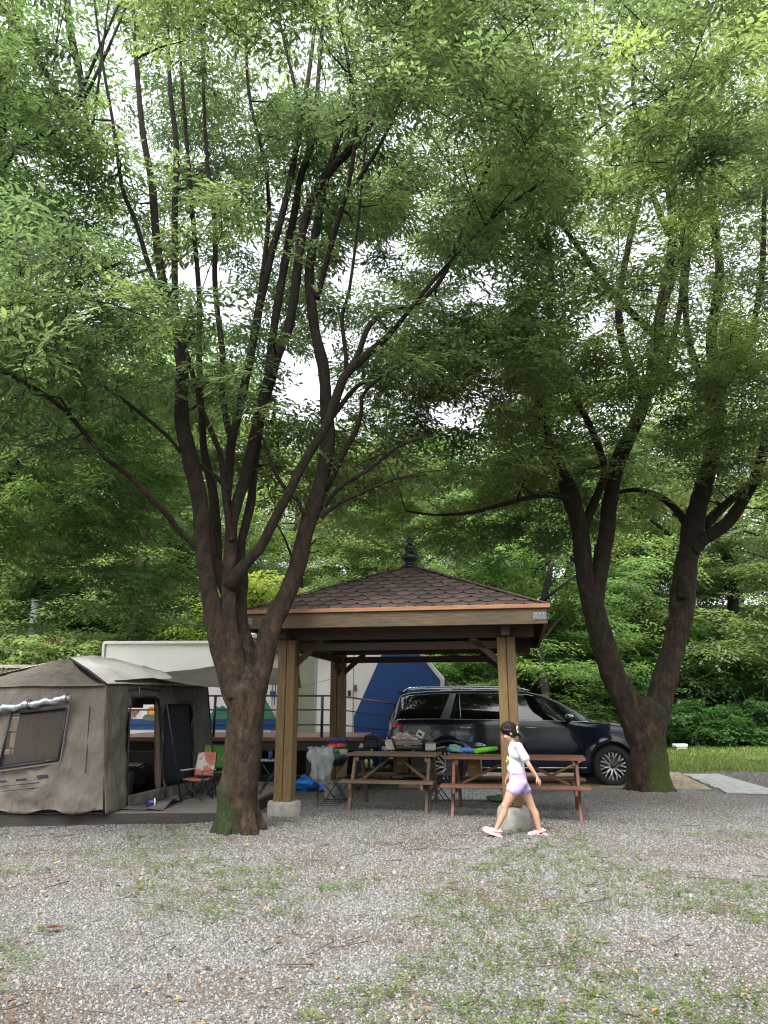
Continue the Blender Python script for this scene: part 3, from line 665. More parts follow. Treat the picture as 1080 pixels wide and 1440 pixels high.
L_((240, 430, 9, 8.6), (215, 390, 8, 8.5), (190, 310, 7, 8.4), (172, 265, 6, 8.3), (160, 180, 5, 8.2), (140, 60, 4, 8), nseg=7)
L_((365, 420, 8, 9.3), (378, 300, 7, 9.2), (370, 220, 6, 9.1), (350, 130, 5, 9), (345, 20, 4, 8.9), nseg=6)
L_((420, 200, 7, 9.4), (416, 130, 6, 9.2), (400, 60, 5, 9), (385, -20, 4, 8.8), nseg=6)
rng = np.random.default_rng(5)
blobsL = [((-1.6, 9.8, 9.6), (4.8, 3.6, 4.8), 325), ((-3.9, 7.7, 5.4), (2.2, 1.8, 1.5), 60), ((.9, 9.6, 6.0), (1.9, 1.8, 1.4), 45), ((-1.4, 6.6, 9.0), (4.0, 1.8, 1.8), 60), ((1.9, 8.4, 9.2), (2.6, 2.2, 2.6), 30), ((-1.1, 9.8, 5.2), (1.8, 1.0, .9), 26)]
bareL = lambda p, rng: p[1] < 9.0 and p[2] < 1.42 + p[1] * .95 and -3.3 < p[0] < 1.0 and rng.random() < .68
att = blob_points(rng, blobsL, .4, gaps=GAPS, zmin=3.6, bare=bareL)
tl.grow(att, rng)
roots(tl, .25, .32, 3)
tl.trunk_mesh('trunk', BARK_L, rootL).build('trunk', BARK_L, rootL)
nL = tl.foliage(att, rng, LEAF_NEAR, 'crown', rootL, nspray=6, rad=.42, lw=.38, vz=.22, bark=BARK_L)

# ---- right tree
tb = (4.34, 12.8, -.05)
tr = Tree(tb); rootR = empty('tree', tb, label='large V-forked tree with green mossy foot in front of the black van', cat='tree')
def R_(*pts, **k): tr.limb(*pix_limb(pts), **k)
R_((919, 1136, 84, 12.8), (917, 1118, 68, 12.8), (913, 1090, 60, 12.8), (911, 1054, 54, 12.8), (909, 1025, 56, 12.8), (908, 1003, 60, 12.8), (907, 990, 44, 12.8), (906, 980, 14, 12.8), nseg=28)
R_((908, 1072, 34, 12.8), (901, 1035, 44, 12.8), (888, 1000, 43, 12.8), (866, 957, 38, 12.8), (854, 927, 37, 12.8), (846, 896, 36, 12.77), (838, 866, 35, 12.75), (832, 843, 32, 12.72), (824, 818, 26, 12.7), (819, 774, 28, 12.67), (815, 743, 26, 12.65), (807, 713, 27, 12.62), (800, 690, 27, 12.6), (788, 662, 20, 12.6), (772, 620, 14, 12.4), (758, 560, 11, 12.2), (770, 480, 9, 12.1), (775, 380, 8, 12), (765, 260, 6, 12), (770, 120, 5, 11.9), nseg=18)
R_((834, 856, 32, 12.72), (840, 820, 27, 12.75), (848, 774, 25, 12.8), (854, 743, 23, 12.83), (857, 713, 23, 12.85), (862, 682, 22, 12.88), (868, 652, 22, 12.9), (881, 622, 22, 12.93), (900, 580, 20, 12.95), (915, 530, 18, 13), (924, 470, 17, 13), (932, 420, 16, 13.1), (946, 330, 13, 13.1), (938, 240, 10, 13.1), (930, 140, 8, 13.1), (940, 20, 5, 13.1), nseg=14)
R_((912, 1068, 34, 12.82), (916, 1034, 42, 12.85), (922, 1005, 41, 12.87), (930, 975, 38, 12.9), (942, 927, 34, 12.93), (950, 896, 34, 12.95), (957, 866, 35, 12.97), (960, 835, 37, 12.98), (963, 805, 34, 13), (969, 774, 30, 13), (974, 745, 31, 13), (982, 713, 27, 13), (990, 682, 26, 13.03), (999, 652, 24, 13.05), (1008, 612, 21, 13.1), (1010, 560, 18, 13.1), (1000, 480, 15, 13.1), (1012, 380, 13, 13.1), (1000, 280, 10, 13.1), (1010, 150, 8, 13), (1030, 20, 5, 13), nseg=18)
R_((974, 775, 22, 12.92), (990, 758, 21, 12.88), (1020, 738, 19, 12.8), (1041, 710, 18, 12.7), (1060, 676, 16, 12.6), (1072, 640, 15, 12.5), (1082, 600, 14, 12.45), (1098, 540, 13, 12.4), (1100, 440, 11, 12.3), (1090, 350, 10, 12.2), (1110, 200, 7, 12), nseg=10)
R_((960, 838, 20, 12.8), (961, 822, 16, 12.68), (962, 812, 9, 12.62), nseg=9)
R_((900, 575, 14, 12.9), (930, 520, 11, 12.7), (955, 440, 9, 12.5), (960, 330, 8, 12.3), (940, 200, 6, 12.1), (960, 60, 4, 12), nseg=7)
R_((1008, 600, 12, 13.1), (985, 530, 10, 13), (965, 450, 9, 12.9), (975, 330, 7, 12.8), (1040, 200, 6, 12.6), (1060, 60, 4, 12.4), nseg=7)
R_((968, 742, 15, 13.1), (952, 718, 12, 13.3), (930, 700, 10, 13.4), (905, 690, 8, 13.5), (880, 690, 6, 13.6), (850, 700, 4, 13.7), nseg=7)
R_((990, 740, 16, 13.1), (1015, 715, 14, 13.2), (1045, 690, 11, 13.3), (1090, 660, 8, 13.4), nseg=7)
R_((800, 700, 12, 12.5), (775, 696, 9, 12.3), (745, 700, 8, 12), (705, 710, 7, 11.8), (660, 721, 6, 11.6), (610, 724, 4, 11.5), (570, 718, 3, 11.4), nseg=7)
R_((820, 740, 16, 12.7), (838, 700, 14, 12.6), (850, 660, 12, 12.5), (830, 600, 10, 12.3), (800, 540, 8, 12.1), (780, 470, 6, 12), nseg=7)
R_((905, 560, 14, 12.9), (880, 500, 12, 12.7), (870, 430, 11, 12.5), (885, 340, 9, 12.3), (905, 240, 8, 12.1), (890, 120, 6, 12), (900, 0, 4, 12), nseg=8)
R_((932, 430, 12, 13), (950, 380, 11, 12.9), (975, 300, 10, 12.8), (985, 200, 8, 12.7), (970, 80, 6, 12.6), nseg=8)
R_((920, 470, 12, 12.9), (860, 410, 10, 12.4), (800, 330, 8, 12), (760, 280, 7, 11.6), (700, 320, 4, 11.2), nseg=7)
R_((1010, 560, 12, 13), (1050, 480, 10, 12.8), (1070, 400, 9, 12.6), (1075, 280, 7, 12.4), nseg=7)
R_((940, 330, 10, 13), (905, 250, 8, 12.8), (850, 170, 7, 12.6), (830, 60, 5, 12.4), nseg=6)
rng = np.random.default_rng(6)
blobsR = [((4.6, 12.6, 11.0), (4.4, 3.6, 5.8), 260), ((2.0, 11.6, 6.3), (2.6, 2.0, 1.7), 55), ((4.6, 9.4, 8.6), (2.6, 2.2, 3.0), 80), ((6.6, 11.2, 6.2), (2.2, 2.0, 2.0), 60), ((4.2, 14.2, 5.8), (2.8, 1.6, 1.5), 60), ((.9, 13.2, 9.5), (2.8, 2.0, 4.4), 50), ((3.4, 7.4, 9.0), (1.8, 1.5, 1.6), 22), ((1.0, 14.4, 5.9), (3.1, 1.4, 1.6), 80)]
bareR = lambda p, rng: p[1] < 12.6 and p[2] < 1.42 + p[1] * .75 and 2.6 < p[0] < 6.6 and rng.random() < .5
att = blob_points(rng, blobsR, .42, gaps=GAPS, zmin=3.9, seedoff=9, bare=bareR)
tr.grow(att, rng)
roots(tr, .31, .45, 5)
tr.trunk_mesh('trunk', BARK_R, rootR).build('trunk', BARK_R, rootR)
nR = tr.foliage(att, rng, LEAF_R, 'crown', rootR, nspray=6, rad=.45, lw=.38, vz=.22, bark=BARK_R)

# ---- dark tree standing beyond the tent, its trunk just outside the frame at left
tb = (-7.9, 12.6, -.05)
tq = Tree(tb); rootQ = empty('tree', tb, label='dark dense tree at the left edge with low branches hanging behind the tent', cat='tree')
tq.limb([(-7.9, 12.6, -.1), (-7.8, 12.6, 1.5), (-7.6, 12.5, 3.2), (-7.4, 12.4, 5), (-7.3, 12.2, 7), (-7.2, 12, 9.5), (-7.2, 12, 12)], [.4, .3, .26, .22, .17, .11, .05], nseg=14)
def Q_(*pts, **k): tq.limb(*pix_limb(pts), **k)
Q_((-60, 740, 26, 12.4), (0, 690, 20, 12.2), (22, 655, 17, 12.1), (55, 615, 15, 12), (70, 560, 12, 11.9), (75, 500, 9, 11.8), (95, 430, 7, 11.6), nseg=8)
Q_((-60, 560, 18, 12.2), (0, 545, 14, 12.1), (20, 510, 12, 12), (40, 460, 10, 11.9), (100, 400, 7, 11.7), (170, 370, 4, 11.5), nseg=8)
Q_((-40, -60, 14, 8.6), (5, 10, 13, 8.5), (40, 60, 12, 8.5), (70, 110, 9, 8.5), (110, 150, 6, 8.4), nseg=8)
Q_((90, -40, 11, 8.6), (100, 50, 11, 8.5), (112, 100, 10, 8.5), (119, 150, 8, 8.4), (130, 175, 5, 8.3), nseg=8)
Q_((20, 212, 9, 8.6), (60, 190, 8, 8.5), (98, 160, 7, 8.4), nseg=6)
tq.limb([(-7.3, 12.2, 7), (-6.4, 10.6, 9), (-5.8, 9.2, 11), (-5.2, 8.6, 12.4)], [.14, .1, .08, .05], nseg=8)
rng = np.random.default_rng(8)
blobsQ = [((-7.2, 12.4, 8.6), (3.6, 3.0, 5.2), 190), ((-6.2, 11.8, 4.6), (2.6, 1.8, 2.0), 95), ((-4.6, 13.4, 4.6), (1.6, 1.4, 1.6), 50), ((-5.2, 9.0, 9.6), (1.8, 1.6, 2.6), 60), ((-4.4, 13.0, 8), (1.8, 1.6, 2.6), 45)]
att = blob_points(rng, blobsQ, .45, gaps=GAPS, zmin=2.7, seedoff=20, void=.12)
tq.grow(att, rng)
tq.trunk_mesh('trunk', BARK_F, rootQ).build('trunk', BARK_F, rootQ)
tq.foliage(att, rng, LEAF_DARK, 'crown', rootQ, nspray=6, rad=.6, bark=BARK_F)

# ---- forest behind
def forest_kind(seed, h, r, nclus, leafm, name='forest_tree', low=.1, tplb=None, nspray=11, scale=1.1, lw=.5):
    rng = np.random.default_rng(seed); root = empty(name, (0, 0, 0)); t = Tree((0, 0, 0))
    P = [(rng.normal() * .05 * i, rng.normal() * .05 * i, -.3 + h * i / 6) for i in range(7)]
    t.limb(P, [.17 * h / 9 * (1 - i / 7.5) for i in range(7)], nseg=8, step=.5)
    for i in range(6):
        a = rng.random() * 6.28; z = h * rng.uniform(.25, .7); L = r * rng.uniform(.5, .8); t.limb([(0, 0, z), (math.cos(a) * L * .5, math.sin(a) * L * .5, z + L * .35), (math.cos(a) * L, math.sin(a) * L, z + L * .55)], [.07, .045, .02], nseg=5, step=.5)
    pts = []
    while len(pts) < nclus:
        z = rng.uniform(low, 1); prof = math.sin(math.pi * min(1, (z - low * .6) / (1.06 - low * .6)) ** .8) ** .7; a = rng.random() * 6.28; q = r * prof * rng.random() ** .42
        p = np.array((math.cos(a) * q, math.sin(a) * q, z * h))
        if nval((p[0] * .5 + seed * 7, p[1] * .5, p[2] * .9)) < .0: continue
        pts.append(p)
    pts = np.array(pts); t.grow(pts, rng, step=.8, jit=.04)
    t.trunk_mesh('trunk', BARK_F, root).build('trunk', BARK_F, root)
    t.foliage(pts, rng, leafm, 'crown', root, nspray=nspray, rad=.75, tpl=TPL_BIG, simple=True, scale=scale, lw=lw, keep=.85, vz=.1)
    return root
K = [forest_kind(31, 9.5, 3.3, 80, LEAF_FAR), forest_kind(32, 11.5, 3.7, 100, LEAF_FAR), forest_kind(33, 10, 3.5, 90, LEAF_DARK), forest_kind(34, 8, 3.2, 74, LEAF_FAR, low=.06)]
YEL = forest_kind(35, 5.2, 2.3, 55, LEAF_YEL, low=.2, scale=1.0)
used = set()
def plant(proto, x, y, s, rz, label, group=None, cat='tree', name=None):
    o = proto if proto.name not in used else copy_tree(proto)
    used.add(proto.name); used.add(o.name)
    o.location = (x, y, hz(x, y) - .1); o.scale = (s, s, s); o.rotation_euler = (0, 0, rz); tag(o, label, cat, group)
    return o
FG = 'dense forest trees on the slope behind the campsite'
rng = np.random.default_rng(12)
rows = [(24.5, [-11.8, -7.2, -3.6, 1.6, 5.4]), (30, [-16, -12, -8, -3.5, 0.5, 4, 8, 12, 16.5]), (36, [-22, -17.5, -12.5, -8, -3, 2, 7, 11.5, 16, 21]), (44, [-27, -21, -15.5, -10, -4, 1.5, 7, 13, 19, 25]), (55, [-32, -24, -17, -10, -3, 4, 11, 18, 26, 33]), (70, [-40, -30, -20, -10, 0, 10, 20, 30, 40])]
for y0, xs_ in rows:
    for i, x in enumerate(xs_):
        x += rng.normal() * .7; y = y0 + rng.normal() * 1.0
        if y0 < 31 and x > 6: y = max(y, 31)
        big = 1.35 if (y0 < 40 and (x > 6 or x < -6)) else 1.0
        px_ = 540 + FPX * x / (y * .967 + 1.5)
        zn = 'left of the left trunk' if px_ < 290 else 'between the left trunk and the pavilion finial' if px_ < 575 else 'between the pavilion finial and the right trunk' if px_ < 900 else 'right of the right trunk'
        fr = 'front edge of the forest' if y0 < 33 else 'far slope of the forest'
        plant(K[rng.integers(4)], x, y, big * rng.uniform(.8, 1.05) * (1 + .012 * (y0 - 25)), rng.random() * 6.28, '%s tree %s' % ('forest-edge' if y0 < 33 else 'far slope', zn), 'forest trees: %s, %s' % (fr, zn))
plant(YEL, -4.0, 21.5, 1.0, .3, 'small yellow-green tree glowing behind the left trunk', cat='tree')
# bushes along the back of the lawn
def bush_kind(seed, r, h, leafm, n=46, name='bush'):
    rng = np.random.default_rng(seed); root = empty(name, (0, 0, 0)); t = Tree((0, 0, 0))
    for i in range(7):
        a = rng.random() * 6.28; t.limb([(0, 0, -.1), (math.cos(a) * r * .3, math.sin(a) * r * .3, h * .4), (math.cos(a) * r * .6, math.sin(a) * r * .6, h * .8)], [.05, .035, .015], nseg=5, step=.4)
    pts = [];
    while len(pts) < n:
        u = rng.normal(size=3); u /= np.linalg.norm(u); u[2] = abs(u[2]); q = u * np.array([r, r, h]) * rng.random() ** .35
        if q[2] < .12: continue
        pts.append(q)
    pts = np.array(pts); t.grow(pts, rng, step=.5)
    t.trunk_mesh('stems', BARK_F, root).build('stems', BARK_F, root)
    t.foliage(pts, rng, leafm, 'leaves', root, nspray=6, rad=.5, tpl=TPL, simple=True, scale=1.3, lw=.55, keep=.8)
    return root
BK = [bush_kind(41, 1.7, 1.9, LEAF_BUSH), bush_kind(42, 1.5, 2.3, LEAF_BUSH)]
for i, (x, y, s) in enumerate([(7.4, 28.6, .95), (9.7, 29.0, 1.1), (12, 28.8, 1.0), (14.3, 29.2, 1.15), (16.6, 29, 1.0), (19, 29.4, 1.1), (5.3, 29.2, .9), (3, 29.4, .9), (21.5, 29.3, 1.1)]):
    plant(BK[i % 2], x, y, s, i * 1.3, ['rounded dark bush directly right of the right trunk', 'rounded dark bush behind the white utility box', 'taller dark bush right of the white utility box', 'wide dark bush near the right frame edge behind the lawn', 'dark bush cut by the right frame edge behind the lawn', 'dark bush beyond the right frame edge', 'dark bush seen in the fork gap above the van bonnet', 'dark bush behind the van windscreen', 'last dark bush far beyond the right frame edge'][i], 'dark bushes along the back of the lawn', cat='bush')
HB = bush_kind(43, 1.0, 1.0, LEAF_FAR, 26, 'shrub')
for i, (x, y, s) in enumerate([(-10.8, 21.2, .9), (-9.3, 21.5, 1.1), (-12.3, 21.4, 1.0), (-13.9, 21.2, 1.1), (-8.0, 22.2, 1.0), (-10.2, 23, 1.4), (-12.8, 23.4, 1.5)]):
    plant(HB, x, y, s, i * 2.1, ['light shrub on the wall right beside the rusty frame', 'light shrub on the wall between rusty frame and trailer', 'light shrub on the wall near the left frame edge', 'light shrub on the wall cut by the left frame edge', 'light shrub on the wall next to the trailer roof corner', 'taller light shrub behind the rusty frame', 'taller light shrub behind the wall at the left edge'][i], 'shrubs on top of the stone wall', cat='shrub')

# trees on the other side of the clearing, behind the camera: they shade it and mirror in the van
rng = np.random.default_rng(14)
for i, (x, y) in enumerate([(-17, 3), (-15, -5), (-9, -9), (-3, -10.5), (3.5, -10), (9.5, -8), (15, -3), (17, 5), (-6, -16), (1, -17), (8, -15), (-20, 12), (20, 13), (22, 20)]):
    plant(K[rng.integers(4)], x, y, rng.uniform(1.0, 1.25), rng.random() * 6.28, 'green tree across the clearing, mirrored in the van windows', 'trees across the clearing')
# undergrowth on the forest floor
def undergrowth():
    rng = np.random.default_rng(17); n = 90000; x = rng.uniform(-34, 34, n); y = 25 + 26 * rng.random(n) ** 1.3
    ok = (y > 29.5) | (x < 4); x, y = x[ok], y[ok]
    c = np.array([nval((a * .6, b * .6, 2)) for a, b in zip(x, y)]); h = np.clip(.5 + c * 1.2, .05, 1.4) * rng.random(len(x)); z = np.array([hz(a, b) for a, b in zip(x, y)]) + h
    a = rng.random(len(x)) * 6.28; D = np.stack([np.cos(a), np.sin(a), rng.normal(size=len(x)) * .4], 1); N_ = np.stack([rng.normal(size=len(x)) * .4, rng.normal(size=len(x)) * .4 - .2, np.ones(len(x))], 1)
    Ls = rng.uniform(.12, .3, len(x)); V, Q, k = place_leaves(np.stack([x, y, z], 1), D, N_, Ls, Ls * .55, True)
    fast_mesh('undergrowth', V, Q, LEAF_BUSH, tint=np.repeat(rng.random(len(x)), k), label='leafy undergrowth covering the forest floor on the slope', kind='stuff')
undergrowth()
for i, (x, y, s) in enumerate([(-5.5, 25.5, 1.3), (-2.2, 27, 1.5), (1.2, 26.5, 1.3), (3.4, 27.4, 1.4), (8, 31.5, 1.5), (12.5, 32, 1.6), (16.8, 32, 1.6), (-9, 27, 1.5), (-13, 28, 1.6), (5.5, 32, 1.4)]):
    plant(BK[i % 2], x, y, s, i * 1.9, 'big leafy bush at the foot of the wooded slope', 'bushes at the foot of the wooded slope', cat='bush')
# ================================================================ PAVILION
def clip_poly(poly, inside):
    """poly 2D list; inside=(a,b,c): keep a*x+b*y+c>=0"""
    a, b, c = inside; out = []
    for i in range(len(poly)):
        p, q = poly[i], poly[(i + 1) % len(poly)]; dp = a * p[0] + b * p[1] + c; dq = a * q[0] + b * q[1] + c
        if dp >= 0: out.append(p)
        if (dp >= 0) != (dq >= 0): t = dp / (dp - dq); out.append((p[0] + (q[0] - p[0]) * t, p[1] + (q[1] - p[1]) * t))
    return out
SHING = mat('shingle', (.085, .052, .045), (.05, .034, .03), rough=.8, scale=70, bump=.003, bscale=220, rnd=.3, lo=.3, hi=.7, dirt=(.12, .1, .07), dirt_scale=3, dirt_amt=.35)
def pavilion():
    root = empty('pavilion', (.393, 11.231, 0), -.174, label='open wooden pavilion with brown hexagonal shingle roof and black gourd finial', cat='pavilion')
    h = 1.96; ze = 2.615; za = 3.52
    sl = math.hypot(h, za - ze); ux = (za - ze) / sl; uy = h / sl
    E_ = .185; W_ = .225
    # roof deck boards below the shingles (dark red underside)
    UND = mat('roof_underside', (.11, .03, .022), (.06, .018, .014), rough=.7, scale=4, stretch=(10, 1, 1))
    for k in range(4):
        a = k * math.pi / 2; Rz = Matrix.Rotation(a, 4, 'Z')
        m = MB(); m.prism([Rz @ Vector(p) for p in ((-h, -h, ze - .03), (h, -h, ze - .03), (0, 0, za - .03))], (0, 0, .018)); m.build('roof_board', UND, root)
        # slope frame: origin mid eave, u along eave, v up the slope
        rows = int(sl / E_) + 1
        stuff = MB()
        for r in range(rows):
            v0 = r * E_; off = (r % 2) * W_ / 2
            n = int(2 * h / W_) + 3
            for i in range(-n // 2 - 1, n // 2 + 2):
                cx = i * W_ + off; jx = random.uniform(-.006, .006)
                hexp = [(cx - W_ * .24 + jx, v0 - .012), (cx + W_ * .24 + jx, v0 - .012), (cx + W_ * .49, v0 + E_ * .45), (cx + W_ * .49, v0 + E_ * 1.25), (cx - W_ * .49, v0 + E_ * 1.25), (cx - W_ * .49, v0 + E_ * .45)]
                s = h / sl
                p = clip_poly(hexp, (1, -s, h)); p = clip_poly(p, (-1, -s, h)) if len(p) > 2 else []
                p = clip_poly(p, (0, -1, sl)) if len(p) > 2 else []
                if len(p) < 3: continue
                def to3(q, lift):
                    u, v = q; t = (v - v0) / E_; l = lift + .012 * (1 - t) + .004
                    return Vector((u, -h + v * uy, ze + v * ux)) + Vector((0, -ux, uy)) * l
                lo_ = [Rz @ to3(q, 0) for q in p]; hi_ = [Rz @ to3(q, .007 + random.uniform(0, .003)) for q in p]; nn = len(p)
                c = sum(hi_, Vector()) / nn
                tgt = stuff if k >= 2 else MB()
                base = Vector() if k >= 2 else c
                tgt.add([q - base for q in lo_ + hi_], [tuple(range(nn))[::-1], tuple(range(nn, 2 * nn))] + [(j, (j + 1) % nn, nn + (j + 1) % nn, nn + j) for j in range(nn)])
                if k < 2: tgt.build('shingle', SHING, root, loc=c)
        if k >= 2: stuff.build('far_side_shingles', SHING, root, kind='stuff')
        # ridge cap strip along each hip
        p0 = Rz @ Vector((-h, -h, ze + .03)); p1 = Rz @ Vector((0, 0, za + .03))
        MB().beam(p0, p1, .1, .012).build('hip_cap', SHING, root)
        # fascia, copper trim, gutter lip
        def rp(x, y, z): return Rz @ Vector((x, y, z))
        plank('fascia', rp(-h + .02, -h + .03, ze - .115), rp(h - .02, -h + .03, ze - .115), .045, .2, WOOD_FASCIA, root)
        plank('roof_trim', rp(-h - .03, -h - .012, ze + .0), rp(h + .03, -h - .012, ze + .0), .03, .05, WOOD_TRIM, root)
        # ring beam on the posts and eave joists
        b = 1.437
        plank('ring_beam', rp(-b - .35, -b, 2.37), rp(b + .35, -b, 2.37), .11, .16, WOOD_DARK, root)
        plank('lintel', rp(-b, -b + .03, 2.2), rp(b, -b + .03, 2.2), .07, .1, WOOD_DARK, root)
        for t in (-.62, .62):
            plank('brace', rp(t * b * 1.42, -b, 2.2), rp(math.copysign(b, t), -b, 1.9 - .0), .05, .07, WOOD_DARK, root) if False else None
        for s in (-1, 1):
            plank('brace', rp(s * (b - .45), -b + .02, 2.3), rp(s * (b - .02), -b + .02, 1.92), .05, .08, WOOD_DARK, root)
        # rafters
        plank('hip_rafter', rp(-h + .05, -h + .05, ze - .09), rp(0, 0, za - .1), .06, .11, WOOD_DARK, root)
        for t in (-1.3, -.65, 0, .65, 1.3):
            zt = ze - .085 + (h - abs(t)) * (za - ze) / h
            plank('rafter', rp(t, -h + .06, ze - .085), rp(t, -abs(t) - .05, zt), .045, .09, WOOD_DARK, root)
        # metal plate at the fascia corner
        for s in (-1, 1):
            m = MB(); x = s * (h - .1)
            m.prism([rp(x - .08, -h + .0, ze - .165), rp(x + .08, -h, ze - .165), rp(x + .08, -h, ze - .075), rp(x - .08, -h, ze - .075)], rp(0, -.004, 0))
            pl = m.build('corner_plate', GALV, root)
            mm = MB()
            for dx in (-.045, 0, .045):
                for dz in (-.022, .022): mm.lathe([(0.0001, 0), (.007, 0), (.007, .006), (.0001, .007)], 6, (0, 0, 0))
            bolts = MB()
            for dx in (-.045, 0, .045):
                for dz in (-.022, .022):
                    q = rp(x + dx, -h - .006, ze - .12 + dz); bolts.ball(q, .007, 6, 4)
            bolts.build('bolts', STEEL, pl, kind='stuff')
        # post of four timbers
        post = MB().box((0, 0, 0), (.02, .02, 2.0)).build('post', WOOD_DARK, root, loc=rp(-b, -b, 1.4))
        zt0 = .27
        for dx in (-1, 1):
            for dy in (-1, 1):
                plank('timber', (dx * .059, dy * .059, zt0 - 1.4), (dx * .059, dy * .059, 2.29 - 1.4), .112, .112, WOOD_POST, post, bevel=.008)
        f = MB()
        if k == 0: f.lathe([(.21, -.1), (.215, .23), (.2, .27), (0, .275)], 26)
        else: f.lathe([(.19, -.1), (.205, .06), (.2, .16), (.19, .22), (.165, .262), (.13, .275), (0, .28)], 26)
        f.v = [(x + .0, y, z) for x, y, z in f.v]
        f.build('footing', CONC, root, loc=rp(-b, -b, 0) + (rp(.06, 0, 0) if k == 1 else Vector()))
    # dead leaves lying on the front slope
    rr_ = np.random.default_rng(9); n_ = 70; vv = rr_.random(n_) * sl * .9; uu = (rr_.random(n_) * 2 - 1) * (h * (1 - vv / sl)) * .95
    Pp = np.stack([uu, -h + vv * uy, ze + vv * ux + .035], 1); aa = rr_.random(n_) * 6.28; Dd = np.stack([np.cos(aa), np.sin(aa) * uy, np.sin(aa) * ux], 1)
    Lf = rr_.uniform(.03, .07, n_); V_, Q_x, k_ = place_leaves(Pp, Dd, np.tile(np.array([[0, -ux, uy]]), (n_, 1)) + rr_.normal(size=(n_, 3)) * .1, Lf, Lf * .5)
    fast_mesh('roof_litter', V_, Q_x, leaf_mat('roof_litter', [(.1, .06, .03), (.16, .12, .05), (.12, .14, .04)], trans=.1), root, tint=np.repeat(rr_.random(n_), k_), kind='stuff')
    # gourd finial
    f = MB(); f.lathe([(.0, 0), (.15, 0), (.15, .025), (.11, .05), (.075, .07), (.07, .085), (.13, .13), (.145, .18), (.125, .225), (.075, .255), (.068, .27), (.095, .3), (.1, .33), (.08, .365), (.045, .39), (.035, .4), (.05, .42), (.045, .45), (.018, .485), (.002, .52)], 24, (0, 0, za - .03))
    f.v = [(x * .95, y * .95, z) for x, y, z in f.v]
    f.build('finial', mat('black_glaze', (.012, .013, .014), rough=.25), root)
    return root
pavilion()

